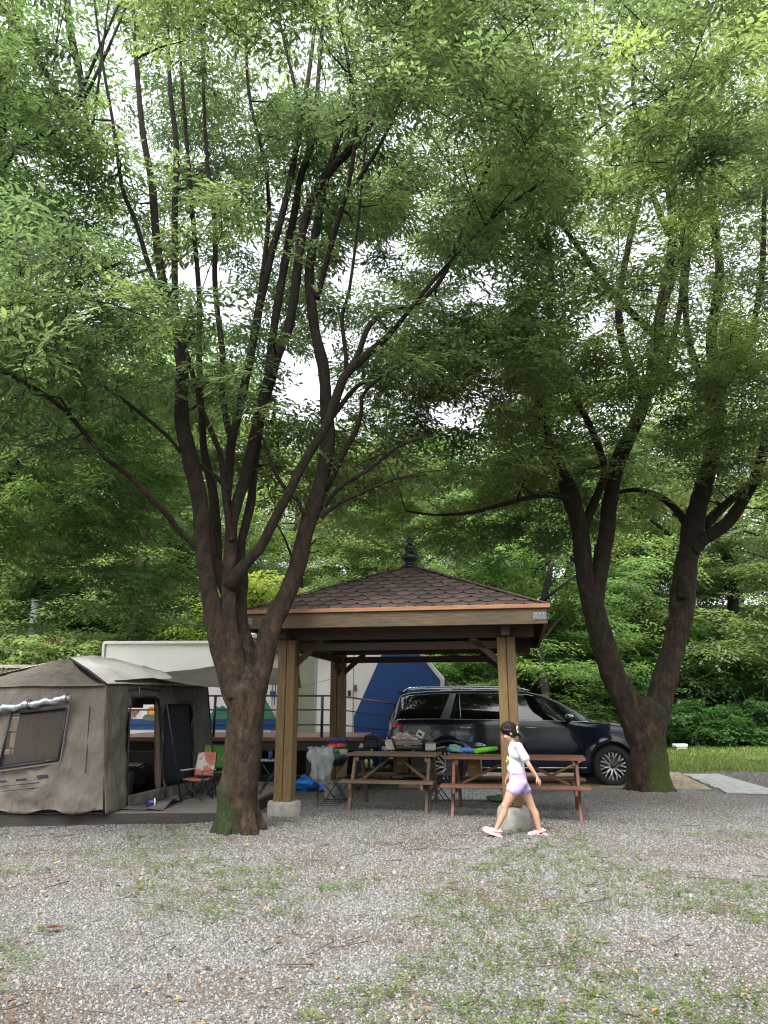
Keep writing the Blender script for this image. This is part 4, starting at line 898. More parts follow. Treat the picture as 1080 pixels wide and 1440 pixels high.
# ================================================================ CARAVAN
def caravan():
    A = unp(147, 905, 17.3); B = unp(600, 905, 16.95); ang = math.atan2(B.y - A.y, B.x - A.x)
    O = Vector((A.x, A.y, 0)); ca, sa = math.cos(ang), math.sin(ang)
    def fp(px, py):
        """facade coordinates of a point of the photo on the front wall"""
        a = (px - 540) / FPX; b = (720 - py) / FPX; d = Vector((a, math.cos(TILT) - b * math.sin(TILT), math.sin(TILT) + b * math.cos(TILT)))
        n = Vector((-sa, ca, 0)); c = Vector((0, 0, CAMH)); k = n.dot(O - c) / n.dot(d); P = c + d * k - O
        return P.x * ca + P.y * sa, P.z
    root = empty('caravan', O, ang, label='long white camping trailer painted with a blue band, green hills and a campfire', cat='trailer')
    WH = mat('caravan_white', (.83, .82, .8), (.79, .78, .76), rough=.45, scale=2, dirt=(.4, .39, .35), dirt_scale=1.3, dirt_amt=.15)
    BL = plain('caravan_blue', (.008, .065, .24), .4); GR = plain('hill_green', (.05, .22, .13), .5); TE = plain('tree_teal', (.03, .2, .2), .5)
    zt = fp(300, 903)[1]; xm = fp(386, 900)[0]; xe = fp(592, 918)[0]; D_ = 2.3; zb = .5
    m = MB(); m.box((xm / 2, D_ / 2, (zb + zt) / 2), (xm, D_, zt - zb)); m.build('body', WH, root, bevel=.03)
    x2 = fp(470, 900)[0]; zt2 = fp(352, 896)[1]
    # right module with the raised roof and chamfered nose
    nose = [(xm + .004, zb), (xe + .55, zb), (fp(634, 972)[0], zb + .5), fp(634, 968), fp(594, 917), (xm + .004, fp(594, 917)[1])]
    nose = [(xm + .004, zb), (fp(636, 1000)[0], zb), (fp(636, 966)), (fp(594, 917)), (xm + .004, fp(594, 917)[1])]
    m = MB(); m.prism([(x, .03, z) for x, z in nose], (0, D_ - .06, 0)); m.build('nose_body', WH, root)
    m = MB(); m.box(((fp(343, 900)[0] + x2) / 2, D_ / 2 - .1, (zt + zt2) / 2 + .06), (x2 - fp(343, 900)[0], D_ + .3, .12)); m.build('roof', mat('roof_pale', (.6, .63, .68), rough=.3), root, bevel=.02)
    m = MB(); xf0, zf0 = fp(343, 920); xf1, zf1 = fp(395, 905); m.box(((xf0 + xf1) / 2 + .1, -.12, (zt + zf0) / 2 + .02), (xf1 - xf0 + .3, .26, zt - zf0)); m.build('awning_box', plain('awning_grey', (.09, .1, .12), .5), root, bevel=.02)
    def rail(name, pts, w_, d_, mt, y=-.004):
        for (x0, z0), (x1, z1) in zip(pts[:-1], pts[1:]):
            MB().beam((x0, y, z0), (x1, y, z1), d_, w_, up=(0, 0, 1)).build(name, mt, root)
    rail('edge_trim', [(0, zb), (0, zt)], .07, .05, WH, -.01); rail('roof_trim', [(0, zt), (xm, zt)], .06, .06, WH, -.01)
    def flat(name, pts, mt, y=-.012, parent=root, th=.006):
        m = MB(); m.prism([(x, y, z) for x, z in pts], (0, th, 0)); return m.build(name, mt, parent)
    P = lambda *pp: [fp(a, b) for a, b in pp]
    flat('blue_band', [(.06, fp(200, 1026)[1]), (fp(388, 1026)[0], fp(388, 1026)[1]), (fp(388, 1011)[0], fp(388, 1011)[1]), (.06, fp(200, 1011)[1])], BL)
    hill = [(290, 1010.6)] + [(296, 1003), (306, 1000), (316, 999), (326, 988), (338, 972), (348, 967), (358, 972), (366, 976), (374, 984), (382, 998), (388, 1010.6)]
    flat('painted_hills', P(*hill), GR)
    flat('painted_trees', P((299, 1002), (301, 996), (305, 993), (309, 995), (312, 992), (317, 994), (320, 999), (320, 1002)), TE, -.02)
    flat('painted_trees', P((150, 1010.6), (158, 998), (168, 1002), (176, 992), (186, 1010.6)), GR, -.02)
    flat('painted_rocks', P((200, 1011), (203, 1006), (208, 1004), (214, 1006), (219, 1004), (225, 1008), (226, 1012), (212, 1014)), plain('rock_paint', (.12, .18, .13), .5), -.02)
    flat('painted_flame', P((208, 1005), (207, 999), (210, 995), (214, 994), (219, 996), (221, 1001), (219, 1005)), plain('flame_orange', (.7, .22, .05), .5), -.024)
    flat('painted_flame', P((211, 1004), (211, 1000), (214, 997), (217, 1000), (217, 1004)), plain('flame_yellow', (.8, .5, .1), .5), -.031)
    flat('painted_shape', P((182, 1000), (186, 997), (191, 999), (196, 997), (196, 1001), (191, 1004), (190, 1009), (185, 1006), (182, 1004)), plain('brown_paint', (.3, .13, .05), .5), -.02)
    # entrance: greenish glass door, light panels, seams
    GL = mat('door_glass', (.25, .27, .2), (.3, .32, .24), rough=.15, scale=1.2)
    dr = flat('door', P((416, 1034), (444, 1034), (444, 922), (416, 922)), plain('door_frame', (.45, .44, .42), .4), .01, th=.02)
    flat('glass', P((418, 1031), (442, 1031), (442, 925), (418, 925)), GL, .003, dr, .005)
    for px in (444.5, 477, 496.5): MB().box((fp(px, 980)[0], .026, (zb + zt) / 2), (.02, .02, zt - zb - .1)).build('panel_seam', plain('seam', (.35, .34, .33), .5), root)
    for px in (398,): MB().box((fp(px, 980)[0], .02, (zb + zt) / 2), (.06, .03, zt - zb - .1)).build('corner_trim', WH, root)
    flat('blue_panel', P((497.5, 1040), (497.5, 1008), (537, 919.5), (590, 919.5), (619, 956), (619, 1040)), BL, .02)
    rail('nose_trim', P((592, 919), (622, 957), (622, 1050)), .07, .05, plain('nose_white', (.7, .7, .7), .4), .005)
    flat('nose_window', P((625, 966), (634, 966), (625, 952)), plain('nose_glass', (.08, .11, .16), .1), .02)
    flat('keypad', P((497.5, 972), (501.5, 972), (501.5, 963), (497.5, 963)), plain('keypad', (.12, .1, .1), .3), -.005, th=.03)
    flat('door_handle', P((489, 981), (493, 981), (493, 971), (489, 971)), plain('handle_black', (.03, .03, .04), .3), -.01, th=.04)
    flat('cable_box', P((380, 979), (388, 979), (388, 972), (380, 972)), plain('cable_blue', (.03, .08, .3), .4), -.04, th=.04)
    c = MB(); pts = [(384, 972), (385, 955), (383, 945), (387, 940), (389, 955), (386, 992)]; c.tube([(fp(a, b)[0], -.05, fp(a, b)[1]) for a, b in pts], .009, 5); c.build('cable', METAL_D, root)
    # chassis and wheels hidden in the shade below
    m = MB(); m.box((xm / 2 + 1.5, D_ / 2, .4), (xm + 2.2, D_ - .5, .18)); m.build('chassis', METAL_D, root)
    for x in (2.4, 3.2):
        w_ = MB(); w_.lathe([(.1, -.1), (.3, -.1), (.33, -.05), (.33, .05), (.3, .1), (.1, .1)], 20, (x, .45, .33), 'y'); w_.build('wheel', plain('tyre', (.02, .02, .02), .8), root)
    for x in (.4, xm - .3, xe - .2):
        MB().box((x, .3, .2), (.1, .1, .5)).build('support_leg', METAL_D, root)
caravan()

# ================================================================ RAISED TERRACE DECK WITH RAILING
def raised_deck():
    Y = 13.95; x0 = -5.2; x1 = unp(519, 1036, Y).x; zd = unp(453, 1037, Y).z; O = Vector((-2.5, Y, 0))
    root = empty('raised_deck', O, label='raised reddish deck with navy rail posts in front of the trailer', cat='deck')
    n = 20
    for i in range(n):
        y = .07 + i * .142
        if Y + y > 16.8: break
        plank('deck_board', (x0 - O.x, y, zd - .015), (x1 - O.x, y, zd - .015), .136, .03, DECK_RED, root)
    plank('edge_board', (x0 - O.x, -.02, zd - .03), (x1 - O.x, -.02, zd - .03), .03, .07, DECK_RED, root)
    plank('joist', (x0 - O.x, .04, zd - .15), (x1 - O.x, .04, zd - .15), .05, .16, METAL_D, root)
    for i in range(6):
        x = x0 + .3 + i * (x1 - x0 - .5) / 5
        for y in (.05, 1.5, 2.7): MB().box((x - O.x, y, zd / 2 - .1), (.09, .09, zd - .1)).build('deck_leg', METAL_D, root)
    MB().box((-1.0, 2.85, zd / 2 - .02), (x1 - x0 + 1.2, .02, zd - .08)).build('back_skirt', METAL_D, root)
    zr = unp(453, 978.5, Y).z; rx1 = unp(478, 980, Y).x
    def pipe(name, a, b, r, mt): MB().tube([Vector(a) - O, Vector(b) - O], r, 8).build(name, mt, root)
    for px in (302, 453):
        x = unp(px, 1000, Y).x; pipe('rail_post', (x, Y, zd), (x, Y, zr + .01), .026, METAL_NAVY)
    pipe('rail_post', (x0 + .5, Y, zd), (x0 + .5, Y, zr), .026, METAL_NAVY)
    for k, f in enumerate((1, .66, .3)):
        z = zd + (zr - zd) * f; pipe('rail', (x0, Y, z), (rx1, Y, z), .013 if k else .016, METAL_NAVY)
        q = unp(575, (993, 1011, 1030)[k], Y + 2.6); pipe('ramp_rail', (rx1, Y, z), (q.x, Y + 2.6, q.z), .017 if k == 0 else .01, plain('rail_red', (.35, .12, .08), .4) if k == 0 else METAL_NAVY)
    # ramp going down to the right
    plank('ramp', (x1 - .5 - O.x, .3, zd - .02), (x1 + .2 - O.x, 2.6, zd - .25), .9, .05, DECK_RED, root)
    for i in range(3):
        MB().box((x1 + .2 * i - O.x, .1 + .9 * i, .38), (.05, .05, .72)).build('ramp_leg', METAL_D, root)
raised_deck()
def shoe_pair():
    o = empty('slippers', unp(400, 1034, 14.3) + Vector((-.9, 0, .0)), .2, label='pair of dark slippers left on the raised deck', cat='slippers')
    for dx in (-.1, .1):
        m = MB(); m.ball((dx, 0, .03), (.09, .05, .03), 10, 6); m.ball((dx + .03, 0, .055), (.05, .05, .04), 10, 6); m.build('slipper', plain('slip', (.03, .03, .05)), o)
shoe_pair()

# ================================================================ STONE WALL AND THINGS ON THE TERRACE
def stone_wall():
    O = Vector((-11, WALL_Y, 0)); root = empty('stone_wall', O, label='low retaining wall of tan stone blocks behind the tent', cat='wall')
    SW = mat('wall_stone', (.3, .24, .17), (.2, .16, .12), rough=.9, scale=9, bump=.02, rnd=.25)
    rng = np.random.default_rng(3)
    for r in range(6):
        x = -5.2 + (r % 2) * .3; z = .2 + r * .4
        while x < 4.5:
            L = rng.uniform(.5, .85); hh = .385
            m = MB(); m.box((0, 0, 0), (L - .025, .35, hh)); m.build('stone', SW, root, bevel=.03, loc=(x + L / 2, rng.uniform(-.02, .02), z)); x += L
    m = MB(); m.box((-.35, .06, 1.2), (9.7, .2, 2.38)); m.build('mortar', plain('mortar', (.12, .11, .1), .9), root)
    m = MB(); m.box((-.35, .0, 2.46), (9.9, .42, .09)); m.build('coping', mat('coping', (.32, .29, .24), rough=.9, scale=12), root, bevel=.01)
stone_wall()
def rusty_frame():
    p = unp(73, 922, 20.9); root = empty('rusty_frame', (p.x, p.y, 2.4), .3, label='small rusty metal frame among shrubs above the stone wall', cat='frame')
    RU = mat('rust', (.32, .13, .06), (.16, .07, .04), rough=.85, scale=30)
    h = unp(73, 898, 20.9).z - 2.4
    for x in (-.22, .22): MB().tube([(x, 0, 0), (x, 0, h)], .018, 6).build('upright', RU, root)
    for z in (h, h * .55): MB().tube([(-.24, 0, z), (.24, 0, z)], .015, 6).build('crossbar', RU, root)
    for x in (-.07, .08): MB().tube([(x, 0, .1), (x, 0, h)], .01, 6).build('bar', RU, root)
rusty_frame()
POLE_G = plain('pole_grey', (.12, .125, .13), .8)
def terrace_post():
    p = unp(43, 905, 22); root = empty('concrete_post', (p.x, p.y, 2.4), label='grey concrete post standing among trees at far left', cat='post')
    MB().lathe([(.11, -.2), (.1, 2.0), (.07, 2.05), (0, 2.06)], 12).build('shaft', POLE_G, root)
    MB().box((0, 0, 2.09), (.2, .2, .05)).build('cap', POLE_G, root, bevel=.01)
terrace_post()
def lawn_box():
    p = gnd(957, 1057); root = empty('utility_box', (p.x, p.y, 0), .1, label='small white box on short legs standing on the far lawn', cat='box')
    Wt = plain('box_white', (.75, .75, .73), .5)
    MB().box((0, 0, .2), (.42, .3, .1)).build('lid', Wt, root, bevel=.02); MB().box((0, 0, .12), (.36, .26, .07)).build('body', plain('box_grey', (.4, .4, .38)), root)
    for x in (-.16, .16):
        for y in (-.1, .1): MB().box((x, y, .04), (.04, .04, .09)).build('leg', Wt, root)
lawn_box()

# ================================================================ PAVED STRIPS
def pavers(name, quad, nu, nv, mt, label, gap=.012, jit=.004, z0=.012):
    c = [gnd(*p) for p in quad]; O = sum(c, Vector()) / 4; root = empty(name, (O.x, O.y, 0), label=label); root['kind'] = 'structure'
    def bl(u, v): return (c[0] * (1 - u) + c[1] * u) * (1 - v) + (c[3] * (1 - u) + c[2] * u) * v
    bed = MB(); bed.prism([(q.x - O.x, q.y - O.y, z0 - .03) for q in c], (0, 0, .03)); bed.build('bed', plain('paver_bed', (.13, .12, .1), .95), root)
    for j in range(nv):
        for i in range(nu):
            off = .5 / nu * (j % 2)
            u0, u1 = i / nu + off, (i + 1) / nu + off
            if u1 > 1: u1 = 1
            if u1 - u0 < .2 / nu: continue
            g = gap / 2
            q = [bl(u0, j / nv), bl(u1, j / nv), bl(u1, (j + 1) / nv), bl(u0, (j + 1) / nv)]
            ctr = sum(q, Vector()) / 4; q = [ctr + (p - ctr) * (1 - gap / max(.05, (p - ctr).length)) for p in q]; dz = random.uniform(0, jit)
            MB().prism([(p.x - ctr.x, p.y - ctr.y, -.03) for p in q], (0, 0, .045 + dz)).build('paver', mt, root, bevel=.004, loc=(ctr.x - O.x, ctr.y - O.y, z0))
PAV_W = mat('paver_white', (.5, .5, .48), (.38, .38, .37), rough=.8, scale=15, rnd=.12, dirt=(.2, .19, .17), dirt_scale=2)
PAV_B = mat('paver_beige', (.42, .33, .22), (.3, .24, .17), rough=.85, scale=15, rnd=.12, dirt=(.2, .17, .13), dirt_scale=2)
pavers('paved_path', [(1022, 1116.5), (1110, 1119), (1010, 1090), (960, 1090)], 12, 9, PAV_W, 'light paved path leading right from behind the right trunk')
pavers('paved_pad', [(560, 1109), (1002, 1112), (955, 1088), (570, 1086)], 34, 8, PAV_B, 'tan paved parking pad under the black van')
pavers('paved_patch', [(606, 1126), (712, 1126), (706, 1110.5), (612, 1110.5)], 9, 5, PAV_W, 'small patch of pale pavers behind the longer table')
# ================================================================ PICNIC TABLES
def picnic_table(loc, rz, L, ht, wd, wood, label, mid=False, benchL=None):
    root = empty('picnic_table', loc, rz, label=label, cat='table', group='wooden picnic tables under the pavilion')
    n = 5 if wd > .6 else 4; pw = wd / n; bl_ = benchL or L
    for i in range(n):
        y = -wd / 2 + pw * (i + .5); plank('tabletop_board', (-L / 2, y, ht - .02), (L / 2, y, ht - .02), pw - .008, .038, wood, root)
    for s in (-1, 1):
        b = empty('bench', (0, s * .6, .425)); b.parent = root
        for k in (-1, 1): plank('bench_board', (-bl_ / 2, k * .065, -.018), (bl_ / 2, k * .065, -.018), .122, .036, wood, b)
    xe = L / 2 - .16
    for x in (-xe, xe):
        plank('top_support', (x, -wd / 2 + .03, ht - .075), (x, wd / 2 - .03, ht - .075), .04, .075, wood, root)
        plank('seat_support', (x, -.72, .36), (x, .72, .36), .04, .085, wood, root)
        for s in (-1, 1):
            plank('leg', (x + .042, s * .2, ht - .045), (x + .042, s * .56, -.01), .04, .09, wood, root, up=(1, 0, 0)) if False else part('leg', MB().prism([(0, s * .16, ht - .045), (0, s * .25, ht - .045), (0, s * .635, -.02), (0, s * .545, -.02)], (.042, 0, 0)).mesh('leg', wood, .004), root, Matrix.Translation((x + (.02 if x > 0 else -.062), 0, 0)))
        plank('brace', (x * .93, 0, .39), (x * .15, 0, ht - .08), .07, .04, wood, root)
    plank('centre_batten', (0, -wd / 2 + .03, ht - .06), (0, wd / 2 - .03, ht - .06), .07, .035, wood, root)
    if mid:
        xm_ = -L / 2 + L * .42
        plank('centre_leg', (xm_, .52, -.01), (xm_, .52, .36), .07, .05, wood, root); plank('centre_leg', (xm_, .06, .0), (xm_, .06, ht - .06), .07, .05, wood, root)
        plank('seat_support', (xm_, -.7, .37), (xm_, .7, .37), .05, .07, wood, root)
    return root
TA = (.16, 11.62, 0); TB_ = (1.84, 10.95, 0); RZ = -.2
picnic_table(TA, RZ, 1.34, .77, .62, WOOD_TBL, 'shorter weathered grey-brown picnic table crowded with bags and a grill tray')
picnic_table(TB_, RZ, 1.9, .765, .68, WOOD_TBR, 'longer red-brown picnic table with green toy on it behind the walking girl', mid=True, benchL=1.96)
def on_table(px, py, T, z):
    return gnd(px, py, z)
HA, HB_ = .772, .767
def crumple(name, c, r, mt, parent, seed=0, amt=.35, seg=20, ring=14, fr=9, squash=True):
    m = MB(); m.ball((0, 0, 0), (1, 1, 1), seg, ring); out = []
    for v in m.v:
        v = Vector(v); k = 1 + amt * nval((v.x * 1.3 + seed, v.y * 1.3, v.z * 1.3)) + amt * .6 * (abs(nval((v.x * 3.1 + seed, v.y * 3.1, v.z * 3.1 + 5))) * 2 - .5)
        q = v * k; z = q.z * r[2]
        if squash: z = max(z, -r[2] * .7)
        out.append((c[0] + q.x * r[0], c[1] + q.y * r[1], c[2] + z))
    m.v = out
    return m.build(name, mt, parent)
def thing(name, p, label, cat, rz=0, **k): return empty(name, p, rz, label=label, cat=cat, **k)

PLB = mat('plastic_black', (.015, .015, .018), rough=.4); 
# black cool bag
o = thing('cooler_bag', (*gnd(523, 1053, HA)[:2], HA), 'black soft cooler bag on the left end of the grey table', 'bag', RZ)
MB().box((0, 0, .09), (.26, .2, .17)).build('body', plain('bag_black', (.012, .012, .016), .7), o, bevel=.03)
crumple('flap', (0, 0, .185), (.14, .11, .035), plain('bag_black2', (.015, .015, .02), .6), o, 3)
MB().tube([(-.1, -.1, .1), (-.08, -.12, .2), (0, -.12, .24), (.08, -.12, .2), (.1, -.1, .1)], .009, 6).build('handle', PLB, o)
# tissue ball
o = thing('tissue', (*gnd(509, 1052, HA)[:2], HA + .02), 'crumpled white tissue at the left end of the grey table', 'tissue'); crumple('paper', (0, 0, 0.01), (.045, .04, .035), plain('tissue_white', (.75, .75, .73), .8), o, 8, .7)
# magazine leaning
o = thing('magazine', (*gnd(551, 1054, HA)[:2], HA), 'creased magazine leaning against the grill tray', 'magazine', RZ)
m = MB(); m.prism([(-.09, 0, 0), (.02, -.01, .0), (-.02, .03, .16), (-.12, .03, .13)], (.004, .012, 0)); m.build('pages', mat('mag', (.55, .5, .47), (.35, .15, .12), rough=.35, scale=16, lo=.48, hi=.55), o)
m = MB(); m.prism([(.0, 0.0, 0), (.05, -.015, 0), (.0, .03, .13), (-.02, .03, .16)], (.004, .008, 0)); m.build('cover', mat('magc', (.3, .12, .1), (.6, .55, .5), rough=.35, scale=22), o)
# grill tray
o = thing('grill_tray', (*gnd(574, 1054, HA)[:2], HA), 'two-tone grey portable grill tray heaped with plastic packaging', 'tray', RZ)
MB().box((0, .06, .045), (.38, .26, .08)).build('base', plain('tray_dark', (.08, .075, .07), .35), o, bevel=.02)
MB().box((0, .06, .085), (.41, .29, .016)).build('rim', plain('tray_rim', (.45, .42, .38), .4), o, bevel=.006)
MB().box((0, .06, .115), (.37, .26, .05)).build('lid', plain('tray_lid', (.28, .25, .22), .35), o, bevel=.015)
MB().box((.0, -.08, .06), (.1, .02, .02)).build('latch', STEEL, o, bevel=.004)
o = thing('plastic_packaging', (*gnd(570, 1054, HA)[:2], HA + .14), 'pinkish crumpled plastic packaging on top of the grill tray', 'packaging', RZ)
PK = mat('pack_plastic', (.6, .42, .4), (.7, .7, .72), rough=.25, scale=10, lo=.45, hi=.55)
crumple('film', (-.06, .08, .05), (.12, .08, .06), PK, o, 5, .8, 26, 18); crumple('film', (.06, .08, .03), (.1, .08, .04), PK, o, 15, .8, 24, 16)
o = thing('carton', (*gnd(591, 1054, HA)[:2], HA + .235), 'small white carton with a black printed square tilted on the packaging', 'carton', RZ)
Mx = Matrix.Rotation(.5, 3, 'Y'); MB().box((0, .04, 0), (.11, .1, .1), Mx).build('box', plain('carton_white', (.75, .75, .75)), o, bevel=.003)
MB().box(Mx @ Vector((.0, 0, 0)) + Vector((0, -.014, 0)), (.07, .006, .04), Mx).build('print', plain('ink', (.03, .03, .03)), o)
# white lidded container + clear bag
o = thing('food_container', (*gnd(605, 1055.5, HA)[:2], HA), 'square cream container with dark lid on the right end of the grey table', 'container', RZ)
MB().box((0, .05, .055), (.15, .13, .11)).build('box', plain('cream', (.6, .56, .48)), o, bevel=.012); MB().box((0, .05, .116), (.155, .135, .014)).build('lid', plain('lid_dark', (.12, .11, .1)), o, bevel=.004)
MB().tube([(-.06, -.02, .12), (-.06, -.03, .16), (.06, -.03, .16), (.06, -.02, .12)], .004, 6).build('handle', METAL_D, o)
# things on the red table
o = thing('teal_bag', (*gnd(638, 1057.5, HB_)[:2], HB_), 'pale teal plastic bag at the left end of the red table', 'bag', RZ)
crumple('bag', (0, .05, .045), (.1, .08, .06), mat('teal_film', (.16, .42, .36), (.25, .5, .45), rough=.3, scale=8), o, 4, .5); crumple('corner', (.1, .03, .025), (.06, .05, .03), mat('grey_film', (.5, .58, .58), rough=.3), o, 9, .5)
o = thing('toy_blaster', (*gnd(657, 1059, HB_)[:2], HB_), 'light blue toy water blaster lying left of the green tube', 'toy', RZ)
BLU = plain('toy_blue', (.08, .3, .75), .35)
m = MB(); m.tube([(-.11, 0, .035), (-.05, 0, .045), (.02, 0, .045), (.1, 0, .035)], [.02, .035, .038, .03], 14); m.build('barrel', BLU, o)
m = MB(); m.cone((-.05, .0, .04), (-.09, -.05, .02), .022, .016, 10); m.build('grip', BLU, o); m = MB(); m.cone((.02, 0, .06), (.03, .02, .09), .02, .014, 10); m.build('tank', plain('toy_blue2', (.03, .12, .45), .3), o)
m = MB(); m.lathe([(0, -.0), (.031, 0), (.031, .02), (0, .02)], 14, (.095, 0, .037), 'x'); m.build('collar', plain('toy_orange', (.85, .18, .05), .4), o)
a_ = gnd(670, 1059.5, HB_); b_ = gnd(698, 1055.5, HB_); d_ = (b_ - a_); ang_ = math.atan2(d_.y, d_.x)
o = thing('green_tube', (a_.x, a_.y, HB_), 'lime green foam toy tube with an orange end on the red table', 'toy', ang_)
L__ = d_.length
m = MB(); m.tube([(0, 0, .036), (L__ * .5, 0, .038), (L__ - .03, 0, .034)], [.036, .036, .032], 18); m.build('tube', plain('lime', (.2, .75, .03), .5), o)
m = MB(); m.tube([(L__ - .03, 0, .034), (L__, 0, .034)], [.034, .03], 16); m.build('end_ring', plain('toy_orange2', (.85, .16, .05), .5), o)
o = thing('blue_packet', (*gnd(662, 1052, HB_)[:2], HB_), 'pointed blue packet standing upright behind the toys', 'packet', RZ)
m = MB(); m.prism([(-.05, .12, .1), (.02, .12, .1), (.035, .12, .2), (.01, .12, .19)], (0, .02, 0)); m.build('packet', plain('pk_blue', (.05, .2, .7), .3), o)
MB().box((.0, .13, .05), (.1, .06, .1)).build('stand', PLB, o, bevel=.01)
o = thing('foil_packet', (*gnd(675, 1053, HB_)[:2], HB_), 'silver and green foil packet behind the green tube', 'packet', RZ)
crumple('foil', (0, .04, .06), (.08, .05, .03), mat('foil', (.6, .62, .6), (.1, .25, .12), rough=.25, metal=.3, scale=18, lo=.45, hi=.55), o, 6, .5)
o = thing('paper_strip', (*gnd(616, 1055, HB_)[:2], HB_ + .03), 'strip of white paper bridging the gap between both tables', 'paper', .35)
m = MB(); m.prism([(-.14, -.01, -.02), (.13, -.01, .02), (.13, .03, .022), (-.14, .03, -.018)], (0, 0, .004)); m.build('paper', plain('paper', (.65, .6, .52)), o)

# things on the ground below and beside the tables
CARD = mat('cardboard', (.36, .23, .12), (.28, .17, .09), rough=.8, scale=6); CARD_D = mat('cardboard_dark', (.2, .13, .08), rough=.8)
def gbox(name, px0, px1, ytop, D, dep, mt, label, cat='box', rz=RZ, lid=None, zb=0.0):
    X0 = unp(px0, 1090, D).x; X1 = unp(px1, 1090, D).x; zt = unp((px0 + px1) / 2, ytop, D).z; o = thing(name, ((X0 + X1) / 2, D + dep / 2, zb), label, cat, rz)
    w_ = X1 - X0; h_ = zt - zb
    MB().box((0, 0, h_ / 2), (w_, dep, h_)).build('body', mt, o, bevel=.006)
    if lid == 'flaps':
        for s in (-1, 1):
            m = MB(); m.prism([(s * w_ / 2, -dep / 2, h_), (s * w_ / 2, dep / 2, h_), (s * (w_ / 2 + .06), dep / 2, h_ + .07), (s * (w_ / 2 + .06), -dep / 2, h_ + .07)], (0, 0, .005)); m.build('flap', mt, o)
        MB().box((0, -dep / 2 - .002, h_ * .55), (w_ * .5, .003, .04)).build('tape', plain('tape', (.4, .3, .18), .3), o)
    elif lid: MB().box((0, 0, h_ + .012), (w_ + .03, dep + .03, .03)).build('lid', lid, o, bevel=.008)
    return o
gbox('cardboard_box', 556, 577, 1062, 12.05, .28, CARD_D, 'brown cardboard box under the grey table', lid='flaps', zb=.445)
gbox('storage_crate', 580, 606, 1064, 12.0, .28, plain('crate_grey', (.1, .1, .11), .5), 'dark grey plastic storage crate behind the grey table', lid=plain('crate_lid', (.18, .18, .19), .5), zb=.445)
gbox('cardboard_box', 660, 679, 1067, 11.4, .28, CARD, 'tan cardboard box under the left half of the red table', lid='flaps', zb=.445)
gbox('cooler_box', 630, 652, 1069, 11.45, .28, plain('cooler_dk', (.04, .035, .04), .5), 'dark hard cooler box below the left end of the red table', lid=plain('cooler_lid', (.07, .06, .06), .4), zb=.445)
BLUE_BAG = mat('blue_bag', (.02, .16, .62), (.03, .25, .8), rough=.3, scale=7, bump=.004, bscale=30)
o = thing('blue_bag', (*gnd(541, 1098)[:2], .0), 'deep blue bag hanging under the grey table', 'bag'); crumple('bag', (-.1, -.6, .45), (.16, .12, .2), mat('navy_bag', (.015, .06, .3), rough=.35, scale=6), o, 21, .4, 24, 18)
MB().tube([(-.15, -.6, .58), (-.1, -.6, .72), (-.05, -.6, .58)], .006, 6).build('strap', PLB, o)
o = thing('green_bag', (*gnd(700, 1128)[:2], 0), 'crumpled green sack on the gravel left of the right post', 'bag', -.3); crumple('sack', (0, 0, .05), (.15, .09, .06), mat('green_sack', (.06, .15, .08), (.1, .2, .12), rough=.5, scale=9), o, 33, .4)
